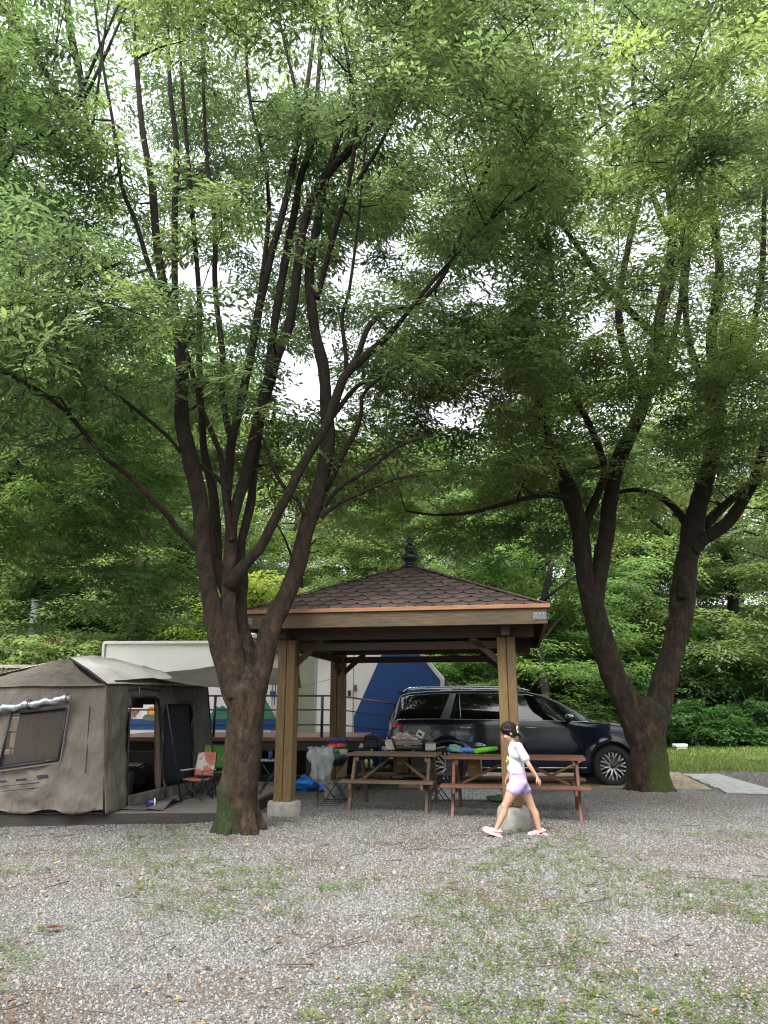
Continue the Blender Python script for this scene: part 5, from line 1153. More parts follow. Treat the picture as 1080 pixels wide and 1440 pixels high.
def wire_bag():
    p = gnd(465, 1128); D = p.y + .1
    def w_(px, py, Y=D): return unp(px, py, Y) - Vector((p.x, p.y, 0))
    o = thing('charcoal_grill', (p.x, p.y, 0), 'round black charcoal grill on crossed folding legs beside the left front post', 'grill')
    c = w_(473, 1062); z = c.z
    m = MB(); m.lathe([(.02, z - .17), (.12, z - .15), (.19, z - .08), (.215, z), (.205, z + .005), (.18, z - .07), (.1, z - .13), (.01, z - .14)], 26, (c.x, c.y, 0)); m.build('bowl', mat('grill_bk', (.03, .03, .032), rough=.35, scale=20), o)
    m = MB(); m.lathe([(.0, z + .006), (.235, z + .006), (.24, z + .016), (0, z + .018)], 26, (c.x, c.y, 0)); m.build('grate', plain('grate', (.35, .35, .35), .4, metal=.5), o)
    m = MB(); m.prism([(c.x - .17, c.y - .2, z - .34), (c.x + .0, c.y - .2, z - .32), (c.x + .19, c.y - .2, z - .05), (c.x + .17, c.y - .2, z - .3)], (0, .03, 0)); m.build('wind_board', CARD_D, o)
    for s in (-1, 1):
        for y in (-.14, .14):
            MB().tube([(c.x - s * .17, c.y + y, 0), (c.x + s * .19, c.y + y, z - .1)], .008, 6).build('leg', METAL_D, o)
            MB().tube([(c.x - s * .02, c.y + y, 0.0), (c.x + s * .2, c.y - y, .28)], .006, 6).build('stay', METAL_D, o)
    for y in (-.15, .15): MB().tube([(c.x - .19, c.y + y, .012), (c.x + .19, c.y + y, .012)], .008, 6).build('foot_bar', METAL_D, o)
    # wire stand with the clear rubbish bag
    q = gnd(462, 1134); o2 = thing('bag_stand', (q.x, q.y, 0), 'thin wire stand on the gravel holding the clear rubbish bag', 'stand')
    wA, zA = .17, .72
    for x in (-wA, wA):
        for y in (0, .26): MB().tube([(x, y, 0.01), (x, y, zA if x < 0 else .3)], .005, 6).build('upright', METAL_D, o2)
    for z_ in (.01, .3):
        m = MB(); m.tube([(-wA, 0, z_), (wA, 0, z_), (wA, .26, z_), (-wA, .26, z_), (-wA, 0, z_)], .005, 6); m.build('wire_ring', METAL_D, o2)
    bq = unp(449, 1078, q.y + .1); o3 = thing('rubbish_bag', (bq.x, bq.y, 0), 'translucent white rubbish bag half full, hanging beside the grill', 'bag')
    m, n_, b_, out_ = nodes('clear_film'); b_.inputs['Base Color'].default_value = (.8, .82, .84, 1); b_.inputs['Roughness'].default_value = .15
    t_ = n_.nodes.new('ShaderNodeBsdfTransparent'); t_.inputs[0].default_value = (.9, .9, .92, 1); mx = n_.nodes.new('ShaderNodeMixShader'); mx.inputs[0].default_value = .3
    tl_ = n_.nodes.new('ShaderNodeBsdfTranslucent'); mx2 = n_.nodes.new('ShaderNodeMixShader'); mx2.inputs[0].default_value = .2; n_.links.new(b_.outputs[0], mx2.inputs[1]); n_.links.new(tl_.outputs[0], mx2.inputs[2])
    n_.links.new(t_.outputs[0], mx.inputs[1]); n_.links.new(mx2.outputs[0], mx.inputs[2]); n_.links.new(mx.outputs[0], out_.inputs[0])
    mb = MB(); P = [(.015, .27), (.06, .31), (.1, .36), (.125, .42), (.13, .48), (.145, .54), (.15, .6), (.165, .66), (.175, .71), (.18, .76), (.16, .8), (.17, .83)]; mb.lathe(P, 56)
    mb.v = [(x * (1 + .5 * nval((x * 11, y * 11, z * 6)) + .22 * math.sin(math.atan2(y, x) * 7 + z * 9)) + .12 * (.8 - z), y * .75 * (1 + .5 * nval((x * 11 + 5, y * 11, z * 6)) + .18 * math.sin(math.atan2(y, x) * 6 + 1 + z * 7)), z + (.05 * nval((x * 14, y * 14, 3)) if z > .6 else .02 * nval((x * 14, y * 14, 3)))) for x, y, z in mb.v]
    mb.build('film', m, o3); crumple('rubbish', (.06, 0, .41), (.1, .08, .07), mat('rubbish', (.12, .14, .08), (.4, .38, .33), rough=.6, scale=14, lo=.45, hi=.6), o3, 40, .5)
    # crisp bags on the grill
    for nm, px, py, col, col2, lab in (('snack_bag', 470, 1056, (.03, .25, .07), (.5, .5, .45), 'green snack bag lowest in the pile on the grill'), ('snack_bag', 474, 1049, (.6, .03, .03), (.5, .35, .3), 'bright red snack bag in the middle of the pile'), ('snack_bag', 476, 1041, (.07, .05, .25), (.03, .03, .12), 'purple snack bag on top of the pile')):
        g = unp(px, py, p.y + .1); so = thing(nm, g, lab, 'snack bag', .1)
        crumple('bag', (0, 0, 0), (.15, .1, .045), mat('snack', col, col2, rough=.22, scale=10, lo=.55, hi=.62), so, px, .3, 22, 14)
        for s in (-1, 1): MB().box((s * .15, 0, 0), (.03, .12, .006), Matrix.Rotation(.2 * s, 3, 'Y')).build('seal', mat('snack_s', col, rough=.22), so)
    g = unp(478, 1053, p.y); so = thing('plastic_tub', (g.x + .06, g.y - .06, z + .02), 'clear plastic tub beside the snack bags on the grill', 'tub')
    MB().lathe([(.0, 0), (.06, 0), (.07, .07), (.067, .07), (.057, .004), (0, .004)], 20).build('tub', glassy('tub', (.6, .6, .6), .5, .1), so); MB().lathe([(.072, .068), (.075, .068), (.075, .074), (.072, .074)], 20).build('rim', plain('tubrim', (.6, .6, .6)), so)
wire_bag()
for px, py, rx, sd_, lab in ((428, 1113, .2, 51, 'bright blue plastic sack on the ground right of the left front post'), (463, 1114, .18, 57, 'second bright blue plastic sack behind the grill legs')):
    g = gnd(px, py); o = thing('blue_sack', (g.x, g.y + .12, 0), lab, 'sack'); crumple('sack', (0, 0, .1), (rx, .16, .13), BLUE_BAG, o, sd_, .45, 30, 20); crumple('knot', (-.02, 0, .22), (.05, .04, .04), BLUE_BAG, o, sd_ + 1, .6)
# sticks and stools
o = thing('wooden_stick', gnd(800, 1118, 0), 'pale wooden stick leaning out past the right end of the red table', 'stick'); q = unp(819, 1069, 11.3) - Vector(o.location); q0 = unp(757, 1100, 11.6) - Vector(o.location)
MB().tube([q0, q], .016, 8).build('pole', mat('stick', (.4, .2, .09), rough=.5), o); MB().tube([q, q + (q - q0).normalized() * .03], [.018, .012], 8).build('tip', plain('tip', (.3, .15, .07)), o)
ZD = .15
def folding_stool(px, py, D0, label, col, h=.42, w_=.34, z0=0.0):
    g = gnd(px, py, z0); o = thing('folding_stool', (g.x, g.y, z0), label, 'stool', .3)
    for y in (-.14, .14):
        for s in (-1, 1): MB().tube([(-s * w_ / 2, y, .0), (s * w_ / 2, y, h)], .009, 6).build('leg', METAL_D, o)
    m = MB(); n = 8
    m.prism([(w_ / 2 * (2 * i / n - 1), -.16, h - .05 * (1 - (2 * i / n - 1) ** 2)) for i in range(n + 1)] + [(w_ / 2 * (2 * i / n - 1), -.16, h + .008 - .05 * (1 - (2 * i / n - 1) ** 2)) for i in range(n, -1, -1)], (0, .32, 0)); m.build('seat', col, o)
    return o
folding_stool(616, 1128, 12, 'small black folding stool standing between the two tables', plain('stool_bk', (.02, .02, .022), .7))

# ================================================================ TENT AND ITS PLATFORM
FAB = mat('canvas_taupe', (.15, .13, .108), (.12, .104, .086), rough=.8, scale=3, bump=.11, bscale=3.5, bstretch=(1, 1, .55), dirt=(.08, .068, .055), dirt_scale=1.6, dirt_amt=.45)
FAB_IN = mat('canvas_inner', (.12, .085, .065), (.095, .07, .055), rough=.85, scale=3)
FLY = mat('canvas_fly', (.75, .70, .68), (.68, .63, .61), rough=.5, scale=2, bump=.01, bscale=5)
NAVY = plain('webbing_navy', (.015, .018, .035), .6)
def mesh_mat(name, c, a):
    return glassy(name, c, a, .7)
MESH_BR = mesh_mat('mosquito_mesh', (.07, .055, .045), .5); MESH_NV = mesh_mat('mosquito_mesh_dark', (.015, .018, .035), .72)
def platform():
    a0, a1 = Vector((-9.0, 9.6, 0)), Vector((-1.93, 10.0, 0)); b0, b1 = Vector((-9.0, 14.0, 0)), Vector((-1.6, 13.9, 0))
    O = Vector((-4, 11, 0)); root = empty('tent_platform', O, label='low weathered timber platform under the tent with dark front edge', cat='platform')
    n = 31
    for i in range(n):
        t = (i + .5) / n; p = a0.lerp(b0, t) - O; q = a1.lerp(b1, t) - O; w_ = (a1.y * 0 + (b0.y - a0.y) / n) - .012
        plank('deck_plank', (p.x, p.y, ZD - .015), (q.x, q.y, ZD - .015), w_, .03, WOOD_DECK, root)
    dz = Vector((0, 0, .065)); e = Vector((0, -.022, 0))
    plank('edge_board', a0 - O + e + dz, a1 - O + e + dz, .035, .15, WOOD_EDGE, root); plank('edge_board', a1 - O + Vector((.03, -.03, 0)) + dz, b1 - O + Vector((.03, 0, 0)) + dz, .035, .15, WOOD_EDGE, root)
platform()
def sheet(name, C, nu, nv, mt, parent, hole=None, disp=None, wr=.02, seed=0, fr=3.0, fold=None, thick=0):
    """cloth between corners C (bl, br, tr, tl) with wrinkles; hole(u,v) leaves an opening"""
    C = [Vector(c) for c in C]; nrm = (C[1] - C[0]).cross(C[3] - C[0]).normalized(); V = []
    for j in range(nv + 1):
        v = j / nv
        for i in range(nu + 1):
            u = i / nu; p = (C[0] * (1 - u) + C[1] * u) * (1 - v) + (C[3] * (1 - u) + C[2] * u) * v
            k = nval(p * fr + Vector((seed, 0, 0))) * wr + (.5 - abs(nval(Vector((p.x * fr * 2.3 + p.z * 2 + seed, p.y * fr * 2.3, p.z * fr * 1.1)))) ) * wr * .8
            e = min(1, 6 * min(u, 1 - u, v, 1 - v) + .15)
            p = p + nrm * k * e
            if disp: p = p + disp(u, v)
            V.append(p)
    F = []
    for j in range(nv):
        for i in range(nu):
            if hole and hole((i + .5) / nu, (j + .5) / nv): continue
            a = j * (nu + 1) + i; F.append((a, a + 1, a + nu + 2, a + nu + 1))
    m = MB(); m.add(V, F, True); o = m.build(name, mt, parent)
    sm = o.modifiers.new('thickness', 'SOLIDIFY'); sm.thickness = thick or .004
    return o
def tent():
    P0 = Vector((-5.85, 9.78, ZD)); P1 = Vector((-3.47, 9.78, ZD)); P2 = Vector((-2.74, 12.6, ZD)); P3 = Vector((-5.7, 12.9, ZD))
    O = Vector((-5, 11.2, ZD)); root = empty('tent', O, label='large taupe cabin tent with open side door on the timber platform', cat='tent')
    ze = unp(150, 961, 9.95).z; C0 = Vector((-5.7, 9.95, ze - .02)); C1 = Vector((unp(150, 961, 9.95).x, 9.95, ze)); C2 = Vector((-2.88, 12.45, unp(290, 967, 12.45).z)); C3 = Vector((-5.6, 12.7, ze))
    A = unp(98, 926, 11.1); A2 = unp(160, 926, 11.9); A0 = A + Vector((-.12, .05, -.01)); A3 = A2 + Vector((-.25, 0, 0))
    l = lambda *c: [q - O for q in c]
    def bulge(a): return lambda u, v: Vector((0, -a * math.sin(math.pi * u) * math.sin(math.pi * v), 0))
    def wl(px, py):   # front wall coordinates u,v of a photo point
        p = unp(px, py, 9.85); return (p.x - P0.x) / (P1.x - P0.x), (p.z - ZD) / (ze - ZD)
    wq = [wl(3, 1079), wl(90, 1068), wl(103, 995), wl(16, 1002)]
    def inq(u, v, q):
        s = [(q[(i + 1) % 4][0] - q[i][0]) * (v - q[i][1]) - (q[(i + 1) % 4][1] - q[i][1]) * (u - q[i][0]) for i in range(4)]
        return all(x > 0 for x in s)
    flare = lambda u, v: Vector((0, -.05 * max(0, .25 - v) * 4 * (.5 + .5 * math.sin(u * 23 + math.sin(u * 9) * 2)), (.07 * abs(math.sin(u * 11)) ** 3 if v < .01 else 0)))
    sheet('front_wall', l(P0, P1, C1, C0), 96, 40, FAB, root, hole=lambda u, v: inq(u, v, wq), disp=flare, wr=.1, fr=1.7)
    # window: mesh, frame tapes, rolled-up silver flap, pockets
    def fw(u, v, off=-.0): 
        p = (P0.lerp(P1, u)).lerp(C0.lerp(C1, u), v); return p + Vector((0, off, 0)) - O
    cen = (sum(q[0] for q in wq) / 4, sum(q[1] for q in wq) / 4)
    for i in range(4):
        a, b = wq[i], wq[(i + 1) % 4]; out_ = lambda q: (cen[0] + (q[0] - cen[0]) * 1.09, cen[1] + (q[1] - cen[1]) * 1.13)
        m = MB(); m.add([fw(*a, -.07), fw(*b, -.07), fw(*out_(b), -.075), fw(*out_(a), -.075)], [(0, 1, 2, 3)]); so = m.build('window_border', FAB, root); so.modifiers.new('t', 'SOLIDIFY').thickness = .005
    wm = sheet('window_mesh', [fw(*q, -.05) for q in wq], 12, 10, MESH_BR, root, wr=.01)
    for i in range(4):
        MB().tube([fw(*wq[i], -.08), fw(*wq[(i + 1) % 4], -.08)], .014, 6).build('window_tape', NAVY, root)
    bu = lambda a, b, t: (a[0] + (b[0] - a[0]) * t, a[1] + (b[1] - a[1]) * t)
    MB().tube([fw(*bu(wq[0], wq[1], .5), -.0), fw(*bu(wq[3], wq[2], .68), -.0)], .02, 6).build('inner_strut', NAVY, root)
    MB().tube([fw(*bu(wq[0], wq[1], -.02), .03), fw(*bu(wq[0], wq[1], .5), .02), fw(*bu(wq[0], wq[1], 1.), .03)], .035, 6).build('sill_roll', NAVY, root)
    a_, b_ = wl(2, 996), wl(111, 981); rp_ = [fw(*bu(a_, b_, t), -.11 - .01 * math.sin(t * 17)) + Vector((0, 0, .012 * math.sin(t * 23))) for t in np.linspace(-.15, 1, 24)]
    m = MB(); m.tube(rp_, [.045 + .012 * math.sin(i * 2.1) for i in range(24)], 12); m.build('rolled_flap', mat('silver_film', (.5, .52, .55), (.25, .27, .3), rough=.25, metal=.6, scale=16, bump=.01, bscale=25), root)
    for t in (.05, .5, .96): m = MB(); c = rp_[int(t * 23)]; m.lathe([(.062, -.008), (.062, .008)], 12, c, 'x'); m.build('flap_strap', NAVY, root)
    for q in ((0, 15, 1098.5), (29, 44, 1096), (59, 75, 1091)):
        u0, v0 = wl(q[0], q[2]); u1, v1 = wl(q[1], q[2] - 1.5); MB().beam(fw(u0, v0, -.085), fw(u1, v1, -.085), .01, .03).build('loop_tape', NAVY, root)
    for q in ((10, 62, 1111, 1106), (10, 62, 1104, 1099)):
        MB().tube([fw(*wl(q[0], q[2]), -.08), fw(*wl(q[1], q[3]), -.08)], .005, 5).build('zip_line', NAVY, root)
    # seam tape down the near corner and zip beside the window
    m = MB(); m.tube([fw(.905, v, -.02 - .03 * (1 - v)) for v in np.linspace(.3, .82, 8)], .006, 5); m.build('zip_line', NAVY, root)
    # side wall with the door
    hs = lambda u, v: (.17 < u < .47 and v < .9 and not (u < .2 and v > .8) and not (u > .44 and v > .8)) or (.5 < u < .78 and .12 < v < .84)
    sflare = lambda u, v: Vector((.06 * max(0, .3 - v) * 3 * (.5 + .5 * math.sin(u * 31)), 0, 0)) if (u < .17 or u > .78) else Vector((0, 0, 0))
    sheet('side_wall', l(P1, P2, C2, C1), 72, 36, FAB, root, hole=hs, disp=sflare, wr=.055, seed=4)
    def sw(u, v, off=0.0):
        p = (P1.lerp(P2, u)).lerp(C1.lerp(C2, u), v); n = Vector((1, -.2, 0)).normalized(); return p + n * off - O
    sheet('door_mesh', [sw(.5, .12), sw(.78, .12), sw(.78, .84), sw(.5, .84)], 14, 14, MESH_NV, root, wr=.02)
    # gathered curtain hanging inside the mesh door
    m = MB(); V = []; F = []; nu, nv = 40, 10
    for j in range(nv + 1):
        v = .35 + .45 * j / nv
        for i in range(nu + 1):
            u = .6 + (.17 - .05 * (1 - j / nv)) * i / nu; V.append(sw(u, v, -.05 + .02 * math.sin(i * 1.1)))
    for j in range(nv):
        for i in range(nu): a = j * (nu + 1) + i; F.append((a, a + 1, a + nu + 2, a + nu + 1))
    m.add(V, F, True); m.build('curtain', plain('curtain_navy', (.03, .035, .06), .7), root)
    for pts, r in (([(.17, 0), (.175, .4), (.19, .8), (.22, .89), (.42, .9), (.46, .8), (.475, .4), (.48, 0)], .012), ([(.49, .02), (.49, .86), (.79, .86), (.79, .05)], .016), ([(.17, .95), (.3, .97), (.47, .95)], .01)):
        m = MB(); m.tube([sw(u, v, .012) for u, v in pts], r, 6); m.build('door_tape', NAVY, root)
    # rolled door bundle hanging at the side of the opening
    m = MB(); m.tube([sw(.46, v, -.04) for v in np.linspace(.05, .88, 10)], [.03, .045, .05, .05, .04, .045, .04, .035, .03, .02], 10); m.build('rolled_door', FAB_IN, root)
    # far wall with the window that looks onto the trailer
    def fq(px, py, Y=12.75): p = unp(px, py, Y); return (p.x - P3.x) / (P2.x - P3.x), (p.z - ZD) / (ze - ZD)
    q = [fq(181, 1058), fq(230, 1058), fq(227, 992), (fq(186, 995))]
    sheet('far_wall', l(P3, P2, C2, C3), 60, 30, FAB_IN, root, hole=lambda u, v: inq(u, v, q), wr=.015, seed=8)
    sheet('left_wall', l(P0, P3, C3, C0), 20, 16, FAB_IN, root, hole=lambda u, v: .3 < u < .7 and .35 < v < .85, wr=.015, seed=9)
    # roof
    sag = lambda a: (lambda u, v: Vector((0, 0, a * math.sin(math.pi * u) * math.sin(math.pi * v) )))
    ov = Vector((0, -.06, -.03))
    sheet('roof_front', l(C0 + ov, C1 + ov, A, A0), 40, 16, FAB, root, disp=lambda u, v: Vector((0, -.05 * math.sin(math.pi * v), (.07 * math.sin(math.pi * u) - .04) * math.sin(math.pi * v))), wr=.04, seed=11)
    sheet('roof_side', l(C1 + Vector((.03, -.05, .0)), C2 + Vector((.06, 0, .03)), A2, A), 36, 20, FLY, root, disp=sag(.06), wr=.03, seed=12, fr=2.6)
    sheet('roof_back', l(C2, C3, A3, A2), 20, 12, FLY, root, disp=sag(.08), wr=.02)
    sheet('roof_left', l(C3, C0, A0, A3), 12, 10, FLY, root, disp=sag(.08), wr=.02)
    sheet('roof_top', l(A0, A, A2, A3), 20, 8, FLY, root, disp=sag(.05), wr=.02)
    m = MB(); m.tube([q_ - O for q_ in (C1 + Vector((0, -.05, .0)), C1.lerp(A, .5) + Vector((0, 0, .01)), A)], .016, 6); m.build('roof_seam', NAVY, root)
    for t, u in ((0, 0), (1, 1)): m = MB(); m.tube([(P1, P2)[t] - O + Vector((-.06, .07, 0)), (C1, C2)[t] - O + Vector((-.06, .07, 0))], .016, 8); m.build('corner_pole', METAL_D, root)
    # groundsheet spilling from the door
    m = MB(); V = []; F = []
    for j in range(13):
        for i in range(25):
            u, v = i / 24, j / 12; p = P1.lerp(P2, .13 + .5 * u) + Vector((.55, -.12, 0)) * (v * (1 - .7 * u)) + Vector((0, 0, .012)); z = .05 * max(0, nval(p * 4)) + .14 * u * v * max(0, nval(p * 2.2 + Vector((3, 0, 0)))) * 2
            V.append(p + Vector((0, 0, z)) - O)
    for j in range(12):
        for i in range(24): a = j * 25 + i; F.append((a, a + 1, a + 26, a + 25))
    m.add(V, F, True); m.build('groundsheet', mat('tarp_grey', (.16, .16, .165), (.11, .11, .115), rough=.4, scale=5, bump=.01), root)
    # door sill: grey mud wall
    sheet('door_sill', [sw(.17, 0, .02), sw(.48, 0, .02), sw(.48, .12, .05), sw(.17, .1, .02)], 20, 4, FAB, root, wr=.02)
    # floor
    m = MB(); m.prism([q_ - O + Vector((0, 0, .006)) for q_ in (P0, P1, P2, P3)], (0, 0, .004)); m.build('floor_sheet', plain('floor_dk', (.04, .04, .05)), root)
    for (u, v) in ((.25, .985), (.55, .985), (.8, .985)):
        m = MB(); c = sw(u, v, .05); m.tube([c, c + Vector((0, 0, -.06)), c + Vector((.01, 0, -.12))], .004, 5); m.build('toggle_cord', plain('cord', (.35, .35, .35)), root)
tent()
def inside_things():
    o = thing('air_mattress', (-4.2, 11.9, ZD), 'dark glossy inflated mattress seen inside the tent through the door', 'mattress', .1)
    m = MB(); m.box((0, 0, .25), (1.3, 1.0, .32)); m.build('mattress', plain('mattress_dk', (.02, .02, .025), .15), o, bevel=.1)
    m = MB(); m.box((0, 0, .42), (1.0, .8, .03)); m.build('blanket', plain('blanket_bk', (.05, .045, .05), .2), o, bevel=.01)
    o = thing('storage_chest', (-4.0, 11.15, ZD), 'brown fabric chest inside the tent below the mattress', 'chest', .1)
    m = MB(); m.box((0, 0, .2), (.8, .3, .34)); m.build('body', plain('chest_br', (.1, .06, .045), .7), o, bevel=.02); MB().box((0, -.155, .28), (.3, .01, .05)).build('label_strip', NAVY, o)
    g = gnd(211, 1136, ZD); o = thing('cup', (g.x, g.y, ZD), 'navy cup with white rim lying on the groundsheet', 'cup', .4)
    m = MB(); m.lathe([(0, -.05), (.05, -.05), (.055, .04)], 18, (0, 0, .06), 'x'); m.build('body', plain('cup_navy', (.02, .025, .1), .4), o); m = MB(); m.lathe([(.055, .04), (.06, .045), (.055, .06), (.0, .045)], 18, (0, 0, .06), 'x'); m.build('rim', plain('cup_rim', (.7, .7, .7)), o)
inside_things()
def awning():
    N_ = [(160, 958, 10.1), (214, 953, 10.7), (266, 963, 11.0), (318, 968, 11.3), (370, 962, 11.6), (424, 966, 11.9)]; Fp = [(200, 936, 12.2), (232, 946, 12.3), (270, 942, 12.4), (303, 937, 12.5), (345, 932, 12.6), (421, 944, 12.5)]
    O = unp(300, 950, 11.5); root = empty('awning', O, label='taupe tarp awning stretched from the tent door past the left tree', cat='awning')
    V = []; F = []; nu, nv = 40, 14
    for j in range(nv + 1):
        for i in range(nu + 1):
            u = i / nu * 5; k = min(4, int(u)); f = u - k; v = j / nv
            a = unp(*N_[k]).lerp(unp(*N_[k + 1]), f); b = unp(*Fp[k]).lerp(unp(*Fp[k + 1]), f); p = a.lerp(b, v); p.z += -.05 * math.sin(math.pi * v) + .012 * nval(p * 4) + (.0 if k < 4 else -.03 * f * math.sin(v * 9))
            V.append(p - O)
    for j in range(nv):
        for i in range(nu): a = j * (nu + 1) + i; F.append((a, a + 1, a + nu + 2, a + nu + 1))
    m = MB(); m.add(V, F, True); o = m.build('tarp', FAB, root); o.modifiers.new('t', 'SOLIDIFY').thickness = .004
    for (px, py, Y), (qx, qy, Y2) in (((232, 970, 10.9), (254, 1126, 11.3)), ((292, 966, 12.2), (303, 1116, 12.2))):
        a = unp(px, py, Y); b = gnd(qx, qy, ZD); m = MB(); m.tube([a - O, b - O], .011, 8); m.build('pole', METAL_D, root)
    for a, b in (((424, 966, 11.9), (476, 952, 12.4)), ((421, 944, 12.5), (405, 900, 10.6))):
        m = MB(); m.tube([unp(*a) - O, unp(*b) - O], .004, 5); m.build('guy_rope', plain('rope', (.3, .3, .28)), root)
awning()
def camp_chair(px, py, rz, label, mt, s=1.0, h=.3):
    g = gnd(px, py, ZD); o = thing('camp_chair', (g.x, g.y, ZD), label, 'chair', rz); w_ = .36 * s; d = .3 * s; h *= s
    for y in (-d / 2, d / 2):
        for k in (-1, 1): MB().tube([(-k * w_ / 2, y, 0.01), (k * w_ / 2, y, h)], .008, 6).build('leg', METAL_D, o)
    for x in (-w_ / 2, w_ / 2):
        for k in (-1, 1): MB().tube([(x, -k * d / 2, 0.01), (x, k * d / 2, h)], .007, 6).build('leg', METAL_D, o)
        MB().tube([(x, d / 2, 0), (x, d / 2 + .02, h + .1), (x, d / 2 + .07, h + .36 * s)], .009, 6).build('back_pole', METAL_D, o)
        MB().box((x, 0, h + .12 * s), (.045, d + .06, .015)).build('armrest', mt, o, bevel=.004)
        MB().tube([(x, -d / 2, h), (x, -d / 2, h + .12 * s)], .007, 6).build('arm_post', METAL_D, o)
    m = MB(); V = []; F = []
    for j in range(9):
        for i in range(9):
            u, v = i / 8 - .5, j / 8; V.append((u * w_, -d / 2 + v * d, h - .05 * (1 - 4 * u * u) * math.sin(math.pi * (v * .8 + .1))))
    for j in range(9):
        for i in range(9):
            u, v = i / 8 - .5, j / 8; V.append((u * w_ * (1 - .1 * v), d / 2 + .015 + .06 * v + .04 * (1 - 4 * u * u), h + .02 + v * .34 * s))
    for b in (0, 81):
        for j in range(8):
            for i in range(8): a = b + j * 9 + i; F.append((a, a + 1, a + 10, a + 9))
    m.add(V[:81], F[:64], True); so = m.build('seat', mt, o); so.modifiers.new('t', 'SOLIDIFY').thickness = .006
    m = MB(); m.add(V[81:], F[:64], True); so = m.build('backrest', mt, o); so.modifiers.new('t', 'SOLIDIFY').thickness = .006
camp_chair(276, 1124, -.35, 'small red and white folding camp chair in front of the tent door', mat('chair_red', (.5, .17, .13), (.62, .58, .56), rough=.6, scale=4.5, lo=.5, hi=.54), .95)
camp_chair(305, 1114, .5, 'green folding camp chair half hidden behind the left trunk', mat('chair_green', (.1, .3, .06), (.3, .45, .06), rough=.6, scale=4, lo=.48, hi=.55), 1.05)
def side_table():
    g = gnd(380, 1117, ZD); o = thing('folding_table', (g.x, g.y, ZD), 'small folding table with crossed legs holding a drink can', 'table', .2); h = unp(380, 1069, g.y).z - ZD
    MB().box((0, 0, h), (.4, .34, .018)).build('tabletop', plain('tbl_grey', (.25, .25, .26), .4), o, bevel=.005)
    for s in (-1, 1):
        for y in (-.14, .14): MB().tube([(-s * .17, y, 0.01), (s * .17, y, h)], .009, 6).build('leg', METAL_D, o)
        MB().tube([(s * .0, s * .14, h * .5), (s * .17, -s * .14, .02)], .006, 6).build('stay', METAL_D, o)
    o2 = thing('drink_can', (g.x - .02, g.y, ZD + h + .01), 'dark blue drink can standing on the small folding table', 'can')
    MB().lathe([(0, 0), (.026, 0), (.032, .008), (.032, .11), (.026, .122)], 18).build('can', plain('can_navy', (.02, .04, .16), .3), o2); MB().lathe([(.026, .121), (.0, .119)], 18).build('can_top', STEEL, o2)
side_table()
